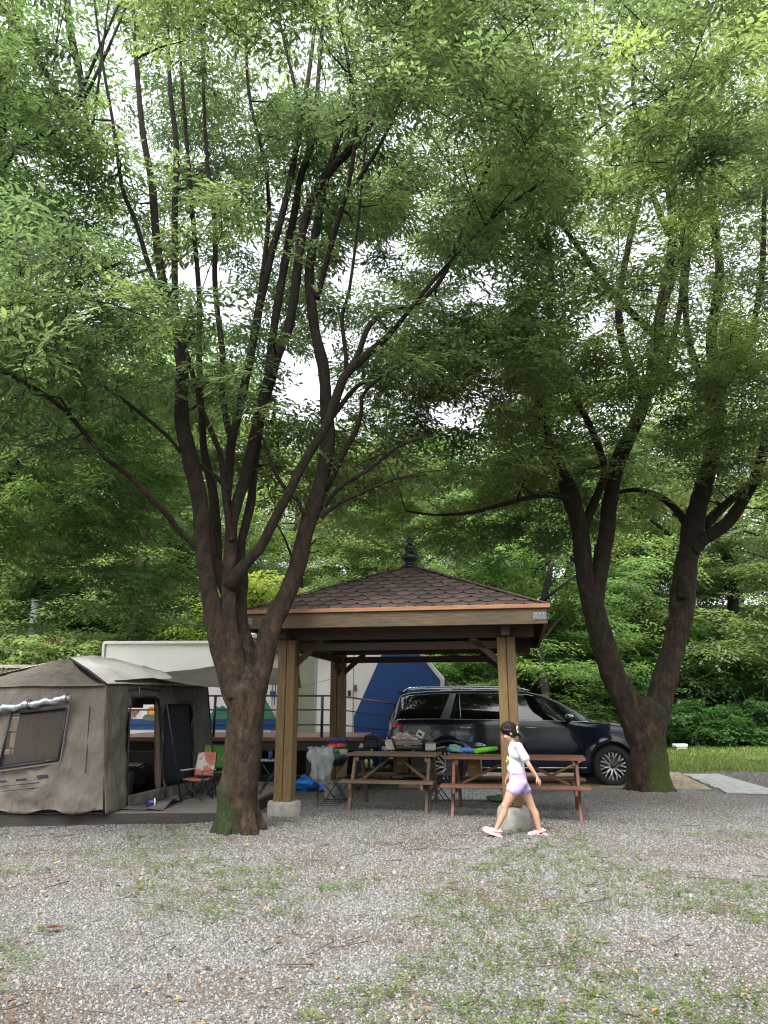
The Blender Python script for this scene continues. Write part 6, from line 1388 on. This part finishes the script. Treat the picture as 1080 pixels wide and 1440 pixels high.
# ================================================================ VAN
def van():
    X0 = .075; YN = 14.5; HW = .985
    root = empty('minivan', (X0, YN + HW, 0), 0, label='shiny dark navy minivan parked behind the tables, facing right', cat='car')
    PAINT = mat('van_paint', (.008, .011, .022), (.009, .012, .024), rough=.16, coat=.45, spec=.4)
    GLS = mat('van_glass', (.004, .005, .006), rough=.03, spec=.7, coat=.6)
    CHR = plain('van_chrome', (.62, .63, .65), .15, metal=1); BLK = plain('van_black', (.012, .012, .013), .5)
    RW, FW = 1.12, 4.19; WR = .365
    def I(x, T): return float(np.interp(x, [a for a, b in T], [b for a, b in T]))
    TOP = [(0, 1.0), (.02, 1.16), (.08, 1.32), (.17, 1.54), (.24, 1.67), (.4, 1.715), (.8, 1.745), (1.5, 1.765), (2.3, 1.76), (2.7, 1.735), (3.0, 1.665), (3.3, 1.545), (3.6, 1.385), (3.85, 1.24), (3.95, 1.2), (4.2, 1.175), (4.5, 1.12), (4.75, 1.045), (4.92, .955), (5.04, .85), (5.11, .74), (5.15, .6)]
    BELT = [(0, .98), (.04, 1.1), (.2, 1.19), (.9, 1.2), (2, 1.185), (3, 1.165), (3.6, 1.15), (3.95, 1.14), (4.5, 1.07), (4.8, .96), (5.0, .82), (5.15, .56)]
    WID = [(0, .86), (.08, .92), (.3, .965), (.8, 1), (4.2, 1), (4.6, .975), (4.85, .92), (5.02, .82), (5.15, .66)]
    top = lambda x: I(x, TOP); belt = lambda x: min(I(x, BELT), top(x) - .02); wid = lambda x: I(x, WID) * HW
    def low(x):
        z = I(x, [(0, .42), (.15, .3), (.6, .26), (4.6, .24), (4.95, .26), (5.15, .36)])
        for w_ in (RW, FW):
            d = abs(x - w_); Ra = .425
            if d < Ra: z = max(z, WR + math.sqrt(Ra * Ra - d * d) * 1.0)
        return z
    def side(x, z):
        """half width of the body skin"""
        b = belt(x); w_ = wid(x)
        if z <= b:
            t = (z - .25) / max(.1, b - .25); f = .955 + .045 * math.sin(math.pi * min(1, max(0, t)) ** .85)
            f -= .012 * math.exp(-((z - .9) / .035) ** 2) * 0 ; f += .008 * math.exp(-((z - (b - .1)) / .05) ** 2); f -= .018 * math.exp(-((z - .52) / .09) ** 2)
            # flared wheel arches
            for q in (RW, FW):
                d = math.hypot(x - q, (z - WR)); f += .022 * math.exp(-((d - .45) / .05) ** 2)
            return w_ * f
        t = (z - b) / max(.02, top(x) - .045 - b); return w_ * (.955 - .19 * min(1, t) ** 1.15)
    xs_ = sorted(set([round(v, 4) for v in list(np.arange(0, .3, .02)) + list(np.arange(.3, 4.9, .05)) + list(np.arange(4.9, 5.1501, .02)) + [5.15]] + [round(q + .425 * math.sin(a), 4) for q in (RW, FW) for a in np.linspace(-math.pi / 2, math.pi / 2, 17)]))
    NL, NU = 12, 7; V = []; F = []; K = 2 + NL + NU + 3
    for x in xs_:
        z0 = low(x); b = belt(x); zt = top(x); ze = max(b + .01, zt - .045); row = [(0, .22), (side(x, z0) - .12, .22)]
        row[0] = (0, max(.2, min(z0, .26))); row[1] = (side(x, z0) - .1, z0)
        for k in range(NL): z = z0 + (b - z0) * k / (NL - 1); row.append((side(x, z), z))
        for k in range(1, NU + 1): z = b + (ze - b) * k / NU; row.append((side(x, z), z))
        we = side(x, ze); row += [(we - .03, ze + (zt - ze) * .55), (we * .6, zt - .006), (0, zt)]
        V.append(row)
    K = len(V[0]); vs = []
    for s in (-1, 1):
        for x, row in zip(xs_, V): vs += [(x, s * y, z) for y, z in row]
    n = len(xs_)
    for s in (0, 1):
        for i in range(n - 1):
            for k in range(K - 1): a = s * n * K + i * K + k; F.append((a, a + 1, a + K + 1, a + K))
    body = MB(); body.add(vs, F, True)
    for i in (0, n - 1):
        for k in range(K - 1): a = i * K + k; c = n * K + i * K + k; body.f.append((a, a + 1, c + 1, c)); body.sm.append(False)
    body.build('body', PAINT, root)
    def patch(name, poly_fn, x0, x1, mt, off=.006, nx_=24, nz_=6, both=True, parent=root, skew=None):
        for s in ((-1, 1) if both else (-1,)):
            m = MB(); vs = []; fs = []
            for i in range(nx_ + 1):
                x = x0 + (x1 - x0) * i / nx_
                for k in range(nz_ + 1):
                    zz = poly_fn(x, k / nz_); xx = x + (skew(k / nz_) if skew else 0); vs.append((xx, s * (side(xx, zz) + off), zz))
            for i in range(nx_):
                for k in range(nz_): a = i * (nz_ + 1) + k; fs.append((a, a + 1, a + nz_ + 2, a + nz_ + 1))
            m.add(vs, fs, True); m.build(name, mt, parent)
    zb_ = lambda x: belt(x) + .025; ztp = lambda x: top(x) - .085
    def win(x0, x1, sl0=0, sl1=0, up0=None):
        """window between x0,x1 at the belt; sl = lean of the ends"""
        for s in (-1, 1):
            m = MB(); vs = []; fs = []; NX, NZ = 20, 8
            for i in range(NX + 1):
                for k in range(NZ + 1):
                    t = k / NZ; u = i / NX; x = (x0 + sl0 * t) * (1 - u) + (x1 + sl1 * t) * u; lo_, hi_ = zb_(x), max(zb_(x) + .01, ztp(x)); z = lo_ + (hi_ - lo_) * t
                    vs.append((x, s * (side(x, z) + .005), z))
            for i in range(NX):
                for k in range(NZ): a = i * (NZ + 1) + k; fs.append((a, a + 1, a + NZ + 2, a + NZ + 1))
            m.add(vs, fs, True); o = m.build('side_window', GLS, root)
    win(.17, 1.0, .16, .2); win(1.38, 2.3, .0, .0); win(2.4, 3.6, -.01, -.42)
    win(1.3, 1.36, 0, 0); 
    # rear pillar panel of bright textured metal
    for s in (-1, 1):
        m = MB(); vs = []; fs = []
        for i in range(7):
            for k in range(9):
                t = k / 8; u = i / 6; x = (.98 + .22 * t) * (1 - u) + (1.16 + .15 * t) * u; z = belt(x) + .01 + (top(x) - .09 - belt(x)) * t; vs.append((x, s * (side(x, z) + .012), z))
        for i in range(6):
            for k in range(8): a = i * 9 + k; fs.append((a, a + 1, a + 10, a + 9))
        m.add(vs, fs, True); m.build('pillar_panel', mat('pillar_chrome', (.3, .3, .32), (.2, .2, .22), rough=.3, metal=.9, scale=40, bump=.003), root)
    def line(name, pts, r, mt, off=.008, both=True, n_=5):
        for s in ((-1, 1) if both else (-1,)):
            m = MB(); m.tube([(x, s * (side(x, z) + off), z) for x, z in pts], r, n_); m.build(name, mt, root)
    line('window_trim', [(x, belt(x) + .012) for x in np.linspace(.1, 3.8, 50)], .008, CHR)
    line('window_trim', [(x, top(x) - .075) for x in np.linspace(.4, 2.8, 30)], .005, CHR)
    line('door_trim', [(1.375, z) for z in np.linspace(belt(1.37) + .02, 1.66, 6)], .006, CHR); line('door_trim', [(2.38 - .03 * t, belt(2.38) + .02 + t * .48) for t in np.linspace(0, 1, 6)], .006, CHR)
    line('sill_trim', [(x, .335) for x in np.linspace(1.6, 3.7, 30)], .014, CHR, .004)
    GAP = plain('panel_gap', (.002, .002, .002), .9)
    for pts in ([(1.27, z) for z in np.linspace(.3, 1.17, 12)], [(2.34, z) for z in np.linspace(.29, 1.17, 12)], [(3.62 + .03 * math.sin(z * 3), z) for z in np.linspace(.29, 1.13, 12)], [(x, 1.085) for x in np.linspace(.25, 2.3, 24)], [(3.75 + t * .9, belt(3.75 + t * .9) + .03) for t in np.linspace(0, 1, 14)]):
        line('panel_gap', pts, .0035, GAP, .0008)
    for x in (1.35, 2.58): 
        for s in (-1, 1):
            m = MB(); m.tube([(x, s * (side(x, 1.05) + .004), 1.05), (x + .02, s * (side(x, 1.05) + .035), 1.052), (x + .2, s * (side(x, 1.05) + .035), 1.05), (x + .23, s * (side(x, 1.05) + .004), 1.05)], .011, 6); m.build('door_handle', CHR, root)
    # windscreen and rear window
    for (xa, xb, nm) in ((2.78, 3.86, 'windscreen'), (.03, .235, 'rear_window')):
        m = MB(); vs = []; fs = []; NX = 14
        for i in range(NX + 1):
            x = xa + (xb - xa) * i / NX; e = (side(x, top(x) - .045)) * .93
            for k in range(11): y = -e + 2 * e * k / 10; f = abs(y) / max(.01, side(x, top(x) - .045)); vs.append((x, y, top(x) + .006 - .02 * max(0, f - .55) / .45))
        for i in range(NX):
            for k in range(10): a = i * 11 + k; fs.append((a, a + 1, a + 12, a + 11))
        m.add(vs, fs, True)
        if nm == 'rear_window': m.v = [(x - .012, y, z) for x, y, z in m.v]
        m.build(nm, GLS, root)
    m = MB(); m.box((.3, 0, 1.705), (.22, 1.3, .025)); m.build('spoiler', PAINT, root, bevel=.01)
    for s in (-1, 1):
        m = MB(); m.tube([(.32, s * .7, 1.735), (.42, s * .7, 1.79), (1.5, s * .715, 1.815), (2.5, s * .7, 1.795), (2.75, s * .69, 1.74)], [.012, .016, .017, .016, .01], 8); m.build('roof_rail', CHR, root)
        # lamps
        m = MB(); vs = []; fs = []
        for i in range(9):
            for k in range(5):
                x = .02 + .26 * i / 8; z = 1.06 + .09 * k / 4 * (1 - .35 * i / 8); vs.append((x, s * (side(x, z) + .01), z))
        for i in range(8):
            for k in range(4): a = i * 5 + k; fs.append((a, a + 1, a + 6, a + 5))
        m.add(vs, fs, True); m.build('tail_lamp', plain('lamp_red', (.3, .01, .01), .12), root)
        m = MB(); vs = []; fs = []
        for i in range(11):
            for k in range(5):
                x = 4.62 + .42 * i / 10; z = belt(x) - .02 - (.1 + .05 * i / 10) * k / 4; vs.append((x, s * (side(x, z) + .008), z))
        for i in range(10):
            for k in range(4): a = i * 5 + k; fs.append((a, a + 1, a + 6, a + 5))
        m.add(vs, fs, True); m.build('headlamp', plain('lamp_clear', (.45, .47, .5), .08, metal=.4), root)
        # mirror
        mo = MB(); mo.ball((3.38, s * 1.09, 1.235), (.09, .12, .075), 16, 10); mo = mo.build('mirror', PAINT, root)
        m = MB(); m.ball((3.4, s * 1.09, 1.262), (.085, .121, .045), 14, 8); m.build('mirror_cap', CHR, mo); MB().beam((3.42, s * .93, 1.17), (3.4, s * 1.05, 1.2), .05, .035).build('mirror_arm', BLK, mo)
        # wheels
        for q in (RW, FW):
            wt = empty('wheel', (q, s * .86, WR)); wt.parent = root
            t = MB(); t.lathe([(.245, .1), (.25, .115), (.3, .125), (.345, .112), (.362, .08), (.365, 0), (.362, -.08), (.345, -.112), (.25, -.115), (.245, -.1)], 40, (0, 0, 0), 'y'); t.build('tyre', mat('tyre_rubber', (.02, .02, .02), rough=.75, scale=40, bump=.002), wt)
            r = MB(); r.lathe([(.248, -.1), (.248, .1), (.235, .1), (.22, .0), (.22, -.1)], 40, (0, 0, 0), 'y'); r.build('rim', CHR, wt)
            r = MB(); r.lathe([(0, s * .03), (.225, s * .03)], 30, (0, 0, 0), 'y'); r.build('rim_back', BLK, wt)
            sp = MB()
            for k in range(10):
                a = k * math.pi / 5 + .1; ca, sa = math.cos(a), math.sin(a)
                def pt(rr, tt, yy): return (rr * ca - tt * sa, s * yy, rr * sa + tt * ca)
                for d in (-1, 1):
                    P = [pt(.045, d * .008, .085), pt(.15, d * .004, .095), pt(.243, d * .046, .1), pt(.243, d * .022, .1), pt(.165, d * .0, .095) if False else pt(.17, d * .0 + d * .003, .095), pt(.05, d * .0, .085)]
                    sp.prism([pt(.045, d * .016, .085), pt(.15, d * .02, .098), pt(.243, d * .062, .1), pt(.243, d * .022, .1), pt(.165, d * .001, .098), pt(.05, 0, .085)], (0, -s * .02, 0))
            sp.build('spokes', plain('spoke_silver', (.6, .6, .62), .25, metal=.9), wt, kind='stuff')
            h = MB(); h.lathe([(.0, s * .1), (.035, s * .098), (.045, s * .08), (.05, s * .04)], 16, (0, 0, 0), 'y'); h.build('hub_cap', plain('hub_dark', (.05, .05, .05), .3), wt)
            m = MB(); m.lathe([(.0, -.35), (.41, -.35), (.415, 0), (.41, .12)], 30, (q, s * (.8), WR), 'y'); 
            m.v = [(x, y if abs(y) < .95 else s * .93, max(z, .25)) for x, y, z in m.v]; m.build('wheel_well', BLK, root)
    # plain emblem and number plates
    MB().box((5.16, 0, .5), (.02, .52, .11)).build('number_plate', plain('plate_white', (.7, .7, .7)), root); MB().box((-.012, 0, .78), (.02, .52, .11)).build('number_plate', plain('plate_white2', (.7, .7, .7)), root)
    g = MB()
    for i in range(5): g.box((5.1 - i * .0, 0, .55 + i * .055), (.1, 1.1, .02))
    g.build('grille', CHR, root, kind='stuff')
    MB().box((2.6, 0, .3), (4.6, 1.5, .12)).build('underbody', BLK, root)
van()

# ================================================================ GIRL
def girl():
    Y0 = 9.1; O = Vector((unp(728, 1100, Y0).x, Y0, 0)); root = empty('person', O, 0, label='young girl with black ponytail, white T-shirt and lilac shorts walking left past the red table', cat='person')
    def q(px, py, dy=0.0):
        p = unp(px, py, Y0 + dy); return p - O
    def z7(cx, cy, dy=0.0): return q(640 + cx / 6.75, 990 + cy / 6.75, dy)
    def fin(mb, name, mt, vox=.006, smooth=4, parent=root):
        me = bpy.data.meshes.new(name); me.from_pydata(mb.v, [], mb.f); me.materials.append(mt)
        o = bpy.data.objects.new(name, me); COL.objects.link(o); o.parent = parent
        r = o.modifiers.new('r', 'REMESH'); r.mode = 'VOXEL'; r.voxel_size = vox; r.use_smooth_shade = True
        s_ = o.modifiers.new('s', 'SMOOTH'); s_.iterations = smooth; s_.factor = .5
        return o
    m_, n_, b_, o_ = nodes('skin'); b_.inputs['Base Color'].default_value = (.47, .275, .185, 1); b_.inputs['Roughness'].default_value = .5; b_.inputs['Subsurface Weight'].default_value = .15; b_.inputs['Subsurface Radius'].default_value = (.02, .008, .004); SKIN = m_
    B = MB()
    # near leg forward, far leg back
    hipN, kneeN, ankN = z7(560, 790, -.06), z7(478, 965, -.06), z7(392, 1185, -.05)
    hipF, kneeF, ankF = z7(640, 790, .07), z7(728, 975, .07), z7(800, 1195, .07)
    for h_, k_, a_ in ((hipN, kneeN, ankN), (hipF, kneeF, ankF)):
        B.cone(h_, h_.lerp(k_, .5), .072, .06); B.cone(h_.lerp(k_, .5), k_, .06, .043); B.ball(k_ + Vector((-.008, 0, 0)), (.044, .042, .048), 12, 8)
        cf = k_.lerp(a_, .33) + Vector((.014, 0, 0)); B.cone(k_, cf, .041, .043); B.cone(cf, a_, .043, .026)
    # feet inside the clogs
    toeN, heelN = z7(290, 1190, -.05), z7(395, 1222, -.05); toeF, heelF = z7(720, 1238, .07), z7(825, 1222, .07)
    B.cone(ankN, heelN, .027, .028); B.cone(heelN, toeN, .027, .022); B.cone(ankF, heelF, .027, .028); B.cone(heelF, toeF, .027, .022)
    # pelvis, torso
    pel = z7(600, 745, 0); wst = z7(585, 620, 0); ch = z7(578, 470, 0); nk = z7(552, 360, 0)
    B.ball(pel, (.1, .115, .09), 20, 14); B.cone(pel, wst, .09, .08, 18); B.cone(wst, ch, .08, .088, 18); B.ball(ch + Vector((0, 0, .01)), (.085, .125, .11), 20, 12)
    shN = z7(600, 408, -.12); shF = z7(585, 408, .12); B.cone(shN, shF, .042, .042)
    # head
    hd = z7(507, 272, 0); B.cone(nk + Vector((.0, 0, -.02)), hd + Vector((.012, 0, -.04)), .037, .033)
    HM = Matrix.Rotation(-.42, 3, 'Y')
    def H(x, y, z): return hd + HM @ Vector((x, y, z))
    B.ball(H(.01, 0, .02), (.084, .068, .086), 24, 16, HM); B.ball(H(-.03, 0, -.025), (.052, .052, .062), 20, 14, HM); B.ball(H(-.05, 0, -.065), (.024, .028, .02), 12, 8, HM)
    B.ball(H(-.03, 0, -.05), (.045, .045, .035), 16, 10, HM)
    B.cone(H(-.075, 0, .0), H(-.091, 0, -.022), .007, .010, 8); B.ball(H(-.08, 0, -.047), (.009, .018, .006), 10, 6, HM); B.ball(H(-.079, 0, -.056), (.008, .015, .006), 10, 6, HM)
    B.ball(H(-.062, .032, -.025), (.02, .022, .02), 12, 8, HM); B.ball(H(-.062, -.032, -.025), (.02, .022, .02), 12, 8, HM)
    for s in (-1, 1): B.ball(H(.012, s * .07, -.012), (.015, .008, .024), 10, 8, HM)
    # arms
    elN, wrN = z7(705, 585, -.16), z7(775, 690, -.16)
    shirtN = shN
    B.cone(shN, elN, .034, .027); B.cone(elN, wrN, .027, .017)
    elF, wrF = z7(545, 560, .16), z7(500, 690, .15); B.cone(shF, elF, .034, .026); B.cone(elF, wrF, .026, .017)
    def hand(w_, d, palm_n, side_):
        d = d.normalized(); n = palm_n.normalized(); t = d.cross(n).normalized(); pc = w_ + d * .035
        B.cone(w_, w_ + d * .02, .0165, .017, 10)
        for k in range(4): B.cone(w_ + d * .01 + t * (k - 1.5) * .007, w_ + d * .062 + t * (k - 1.5) * .0135, .010, .0085, 8)
        for k, L in enumerate((.048, .056, .052, .04)):
            b0 = w_ + d * .062 + t * (k - 1.5) * .0145; b1 = b0 + (d * .9 + n * .25 + t * (k - 1.5) * .05) * L * .5; b2 = b1 + (d * .75 + n * .6) * L * .5; B.cone(b0, b1, .0066, .0058, 7); B.cone(b1, b2, .0058, .0048, 7)
        th = w_ + d * .02 + t * -.018 * side_; t1 = th + (d * .6 - t * side_ * .55 + n * .3) * .03; B.cone(th, t1, .009, .0075, 8); B.cone(t1, t1 + (d * .85 - t * side_ * .2 + n * .25) * .028, .0072, .0058, 8)
    hand(wrN, z7(812, 760, -.16) - wrN, Vector((-.6, .8, -.3)), 1); hand(wrF, z7(487, 765, .14) - wrF, Vector((.6, -.7, -.2)), -1)
    body = fin(B, 'body', SKIN, .0042, 3)
    # face details
    for s in (-1, 1):
        e = MB(); e.ball(H(-.0745, s * .03, -.006), (.006, .013, .007), 12, 8, HM); e.build('eye', plain('eye_dark', (.02, .012, .01), .15), body)
        e = MB(); e.tube([H(-.08, s * .016, .014), H(-.079, s * .032, .018), H(-.068, s * .046, .013)], .0032, 6); e.build('eyebrow', plain('brow', (.015, .01, .01), .8), body)
    e = MB(); e.tube([H(-.0885, -.013, -.0515), H(-.0905, 0, -.0515), H(-.0885, .013, -.0515)], .0028, 6); e.build('lips', plain('lips', (.45, .16, .14), .4), body)
    # shirt
    def cloth_mat(name, c, **k): return mat(name, c, tuple(x * .94 for x in c), rough=.85, scale=5, bump=.03, bscale=10, bstretch=(1, 1, .5), sheen=.2, **k)
    S = MB(); S.cone(wst + Vector((0, 0, -.03)), wst + Vector((-.0, 0, .04)), .094, .088, 22); S.cone(wst, ch, .09, .092, 22); S.ball(ch + Vector((0, 0, .012)), (.092, .135, .12), 24, 14)
    S.cone(shN + Vector((0, 0, .0)), shF, .053, .053); S.ball(nk + Vector((.0, 0, -.035)), (.055, .075, .035), 16, 8)
    slN = shN.lerp(elN, .62); S.cone(shN, slN, .05, .05, 16); S.ball(slN + Vector((.0, 0, -.005)), (.05, .045, .03), 14, 8); slF = shF.lerp(elF, .62); S.cone(shF, slF, .05, .05, 16)
    hem = z7(490, 640, 0); S.cone(hem + Vector((.075, 0, .03)), hem + Vector((.09, 0, .12)), .07, .075, 18)
    S.v = [tuple(Vector(v) + Vector((nval(Vector(v) * 14), nval(Vector(v) * 14 + Vector((5, 0, 0))), 0)) * .014) for v in S.v]
    sh = fin(S, 't_shirt', cloth_mat('tshirt_white', (.6, .62, .68)), .006, 5)
    e = MB(); f1 = z7(497, 520, -.055); e.ball(f1, (.012, .03, .035), 10, 8); e.ball(z7(490, 545, -.03), (.01, .03, .02), 10, 8); e.build('chest_print', plain('print_yellow', (.6, .5, .15)), sh)
    e = MB(); nkc = nk + Vector((-.002, 0, -.006)); e.lathe([(.045, -.006), (.05, 0), (.045, .006), (.04, 0)], 20, nkc); e.build('collar', cloth_mat('collar_white', (.7, .72, .78)), sh)
    # shorts
    T = MB(); T.cone(z7(588, 655, 0), pel, .094, .108, 22); T.ball(pel, (.108, .125, .085), 22, 12)
    lN, lF = z7(545, 825, -.06), z7(655, 825, .06)
    T.cone(pel + Vector((-.02, -.05, -.02)), lN + Vector((.012, 0, .02)), .09, .084, 20); T.cone(pel + Vector((.02, .05, -.02)), lF + Vector((.0, 0, .02)), .09, .08, 20)
    T.v = [tuple(Vector(v) + Vector((nval(Vector(v) * 17), nval(Vector(v) * 17 + Vector((9, 0, 0))), 0)) * .014) for v in T.v]
    LIL = cloth_mat('lilac', (.48, .37, .66)); so = fin(T, 'shorts', LIL, .006, 4)
    e = MB(); wb = z7(590, 652, 0); e.lathe([(.092, -.018), (.099, -.01), (.099, .012), (.092, .018)], 28, wb); e.build('waistband', LIL, so)
    # clogs
    PINK = plain('clog_pink', (.72, .4, .5), .55); SOLE = plain('clog_sole', (.75, .5, .58), .6)
    def clog(heel, toe, name='clog'):
        d = (toe - heel); L = d.length; d.normalize(); up = Vector((0, 1, 0)).cross(d); up = up if up.z > 0 else -up
        S_ = MB(); w_ = .036
        S_.cone(heel + d * .0, heel + d * L * .55, .033, .036, 14); S_.cone(heel + d * L * .55, toe + d * .012, .038, .03, 14)
        for v_ in (-1, 1): S_.cone(heel + d * L * .5 + Vector((0, v_ * .012, 0)), toe + Vector((0, v_ * .014, 0)), .03, .024, 12)
        S_.cone(heel + d * (-.02), heel + d * -.015 + up * .035, .025, .018, 10)
        c = fin(S_, name, PINK, .005, 3)
        so_ = MB(); 
        prof = [(-.055, .026), (-.03, .038), (.03, .034), (L * .6, .042), (L * .95, .042), (L + .03, .03), (L + .045, .012)]
        a0 = heel - up * .034
        pl = [a0 + d * x + Vector((0, y, 0)) + up * (.018 * max(0, x / L - .7)) for x, y in prof] + [a0 + d * x + Vector((0, -y, 0)) + up * (.018 * max(0, x / L - .7)) for x, y in prof[::-1]]
        so_.prism(pl, up * .02); so_.build('sole', SOLE, c)
        st = MB(); st.tube([heel + d * .045 + Vector((0, -.036, 0)) + up * .012, heel + d * -.03 + Vector((0, -.03, 0)) + up * .024, heel + d * -.052 + up * .022, heel + d * -.03 + Vector((0, .03, 0)) + up * .024, heel + d * .045 + Vector((0, .036, 0)) + up * .012], .008, 6); st.build('heel_strap', PINK, c)
        hl = MB()
        for k in range(6):
            hl.ball(heel + d * (L * (.6 + .12 * (k % 3))) + Vector((0, -.03 + .012 * (k // 3), 0)) + up * (.024 + .006 * (k // 3)), .0045, 6, 4)
        hl.build('vent_holes', plain('hole', (.3, .1, .15)), c, kind='stuff')
    clog(heelN + Vector((.012, 0, .0)), toeN + Vector((.012, 0, 0))); clog(heelF, toeF)
    # hair
    m, n2, b2, o2 = nodes('hair'); b2.inputs['Base Color'].default_value = (.012, .009, .009, 1); b2.inputs['Roughness'].default_value = .5; b2.inputs['Specular IOR Level'].default_value = .25
    tc = n2.nodes.new('ShaderNodeTexCoord'); mp = n2.nodes.new('ShaderNodeMapping'); mp.inputs['Scale'].default_value = (90, 90, 9); nz = n2.nodes.new('ShaderNodeTexNoise'); nz.inputs['Scale'].default_value = 1; bp = n2.nodes.new('ShaderNodeBump'); bp.inputs['Distance'].default_value = .006
    n2.links.new(tc.outputs['Object'], mp.inputs[0]); n2.links.new(mp.outputs[0], nz.inputs['Vector']); n2.links.new(nz.outputs[0], bp.inputs['Height']); n2.links.new(bp.outputs[0], b2.inputs['Normal']); HAIR = m
    Hm = MB(); Hm.ball(H(.02, 0, .028), (.094, .079, .092), 24, 16, HM); Hm.ball(H(.04, 0, -.005), (.07, .077, .075), 20, 14, HM); Hm.ball(H(-.03, 0, .062), (.05, .062, .04), 18, 10, HM); Hm.cone(H(.05, 0, .03), z7(575, 262, 0), .06, .03, 14)
    for s in (-1, 1): Hm.cone(H(-.04, s * .058, .05), H(.02, s * .07, .02), .02, .022, 10)
    hr = fin(Hm, 'hair', HAIR, .005, 3)
    st_ = MB(); rs = np.random.default_rng(4); cH = H(.02, 0, .028); tie = z7(574, 258, 0); rad = Vector((.0965, .0815, .0945)); inv = HM.transposed()
    def onell(d): d = Vector((d.x / rad.x, d.y / rad.y, d.z / rad.z)); d.normalize(); return cH + HM @ Vector((d.x * rad.x, d.y * rad.y, d.z * rad.z))
    td = inv @ (tie - cH); td.x *= 1
    for k in range(110):
        y = rs.uniform(-1, 1); s0 = Vector((-.085 * (1 - .65 * abs(y) ** 1.5), .078 * y, .036 + .02 * (1 - abs(y)) - .055 * abs(y) ** 2)); P = []
        for j in range(9):
            t = j / 8; d = s0.lerp(td, t) + Vector((0, 0, .05 * math.sin(math.pi * t))) * (1 - abs(y) * .7); P.append(onell(d) + HM @ Vector((0, 0, rs.normal() * .0006)))
        P.append(tie + Vector((rs.normal() * .006, rs.normal() * .012, rs.normal() * .01)))
        st_.tube(P, [.002] + [rs.uniform(.0032, .005)] * 8 + [.004], 5)
    st_.build('hair_strands', HAIR, hr, kind='stuff')
    tail = MB(); rgh = np.random.default_rng(2); t0 = z7(578, 262, 0)
    for k in range(46):
        o_y, o_x, o_z = rgh.normal() * .016, rgh.normal() * .012, rgh.normal() * .012; e = z7(678 + rgh.normal() * 14, 435 + rgh.random() * 65, rgh.normal() * .025); mid = z7(642 + rgh.normal() * 9, 330, rgh.normal() * .02); c1 = z7(612 + rgh.normal() * 8, 285, rgh.normal() * .015)
        tail.tube([t0 + Vector((o_x * .5, o_y * .5, o_z * .5)), c1 + Vector((0, o_y, o_z)), mid + Vector((o_x, o_y, 0)), e], [.008, .013, .013, .005], 6)
    tail.build('ponytail', HAIR, hr, kind='stuff')
    sc_ = MB(); cc = z7(577, 250, 0)
    for k in range(12):
        a = k * math.pi / 6; sc_.ball(cc + Vector((.009 * math.sin(k * 2), math.cos(a) * .034, math.sin(a) * .036)), .017, 10, 6)
    sc_.build('scrunchie', plain('scrunchie', (.75, .6, .58), .8), hr)
girl()
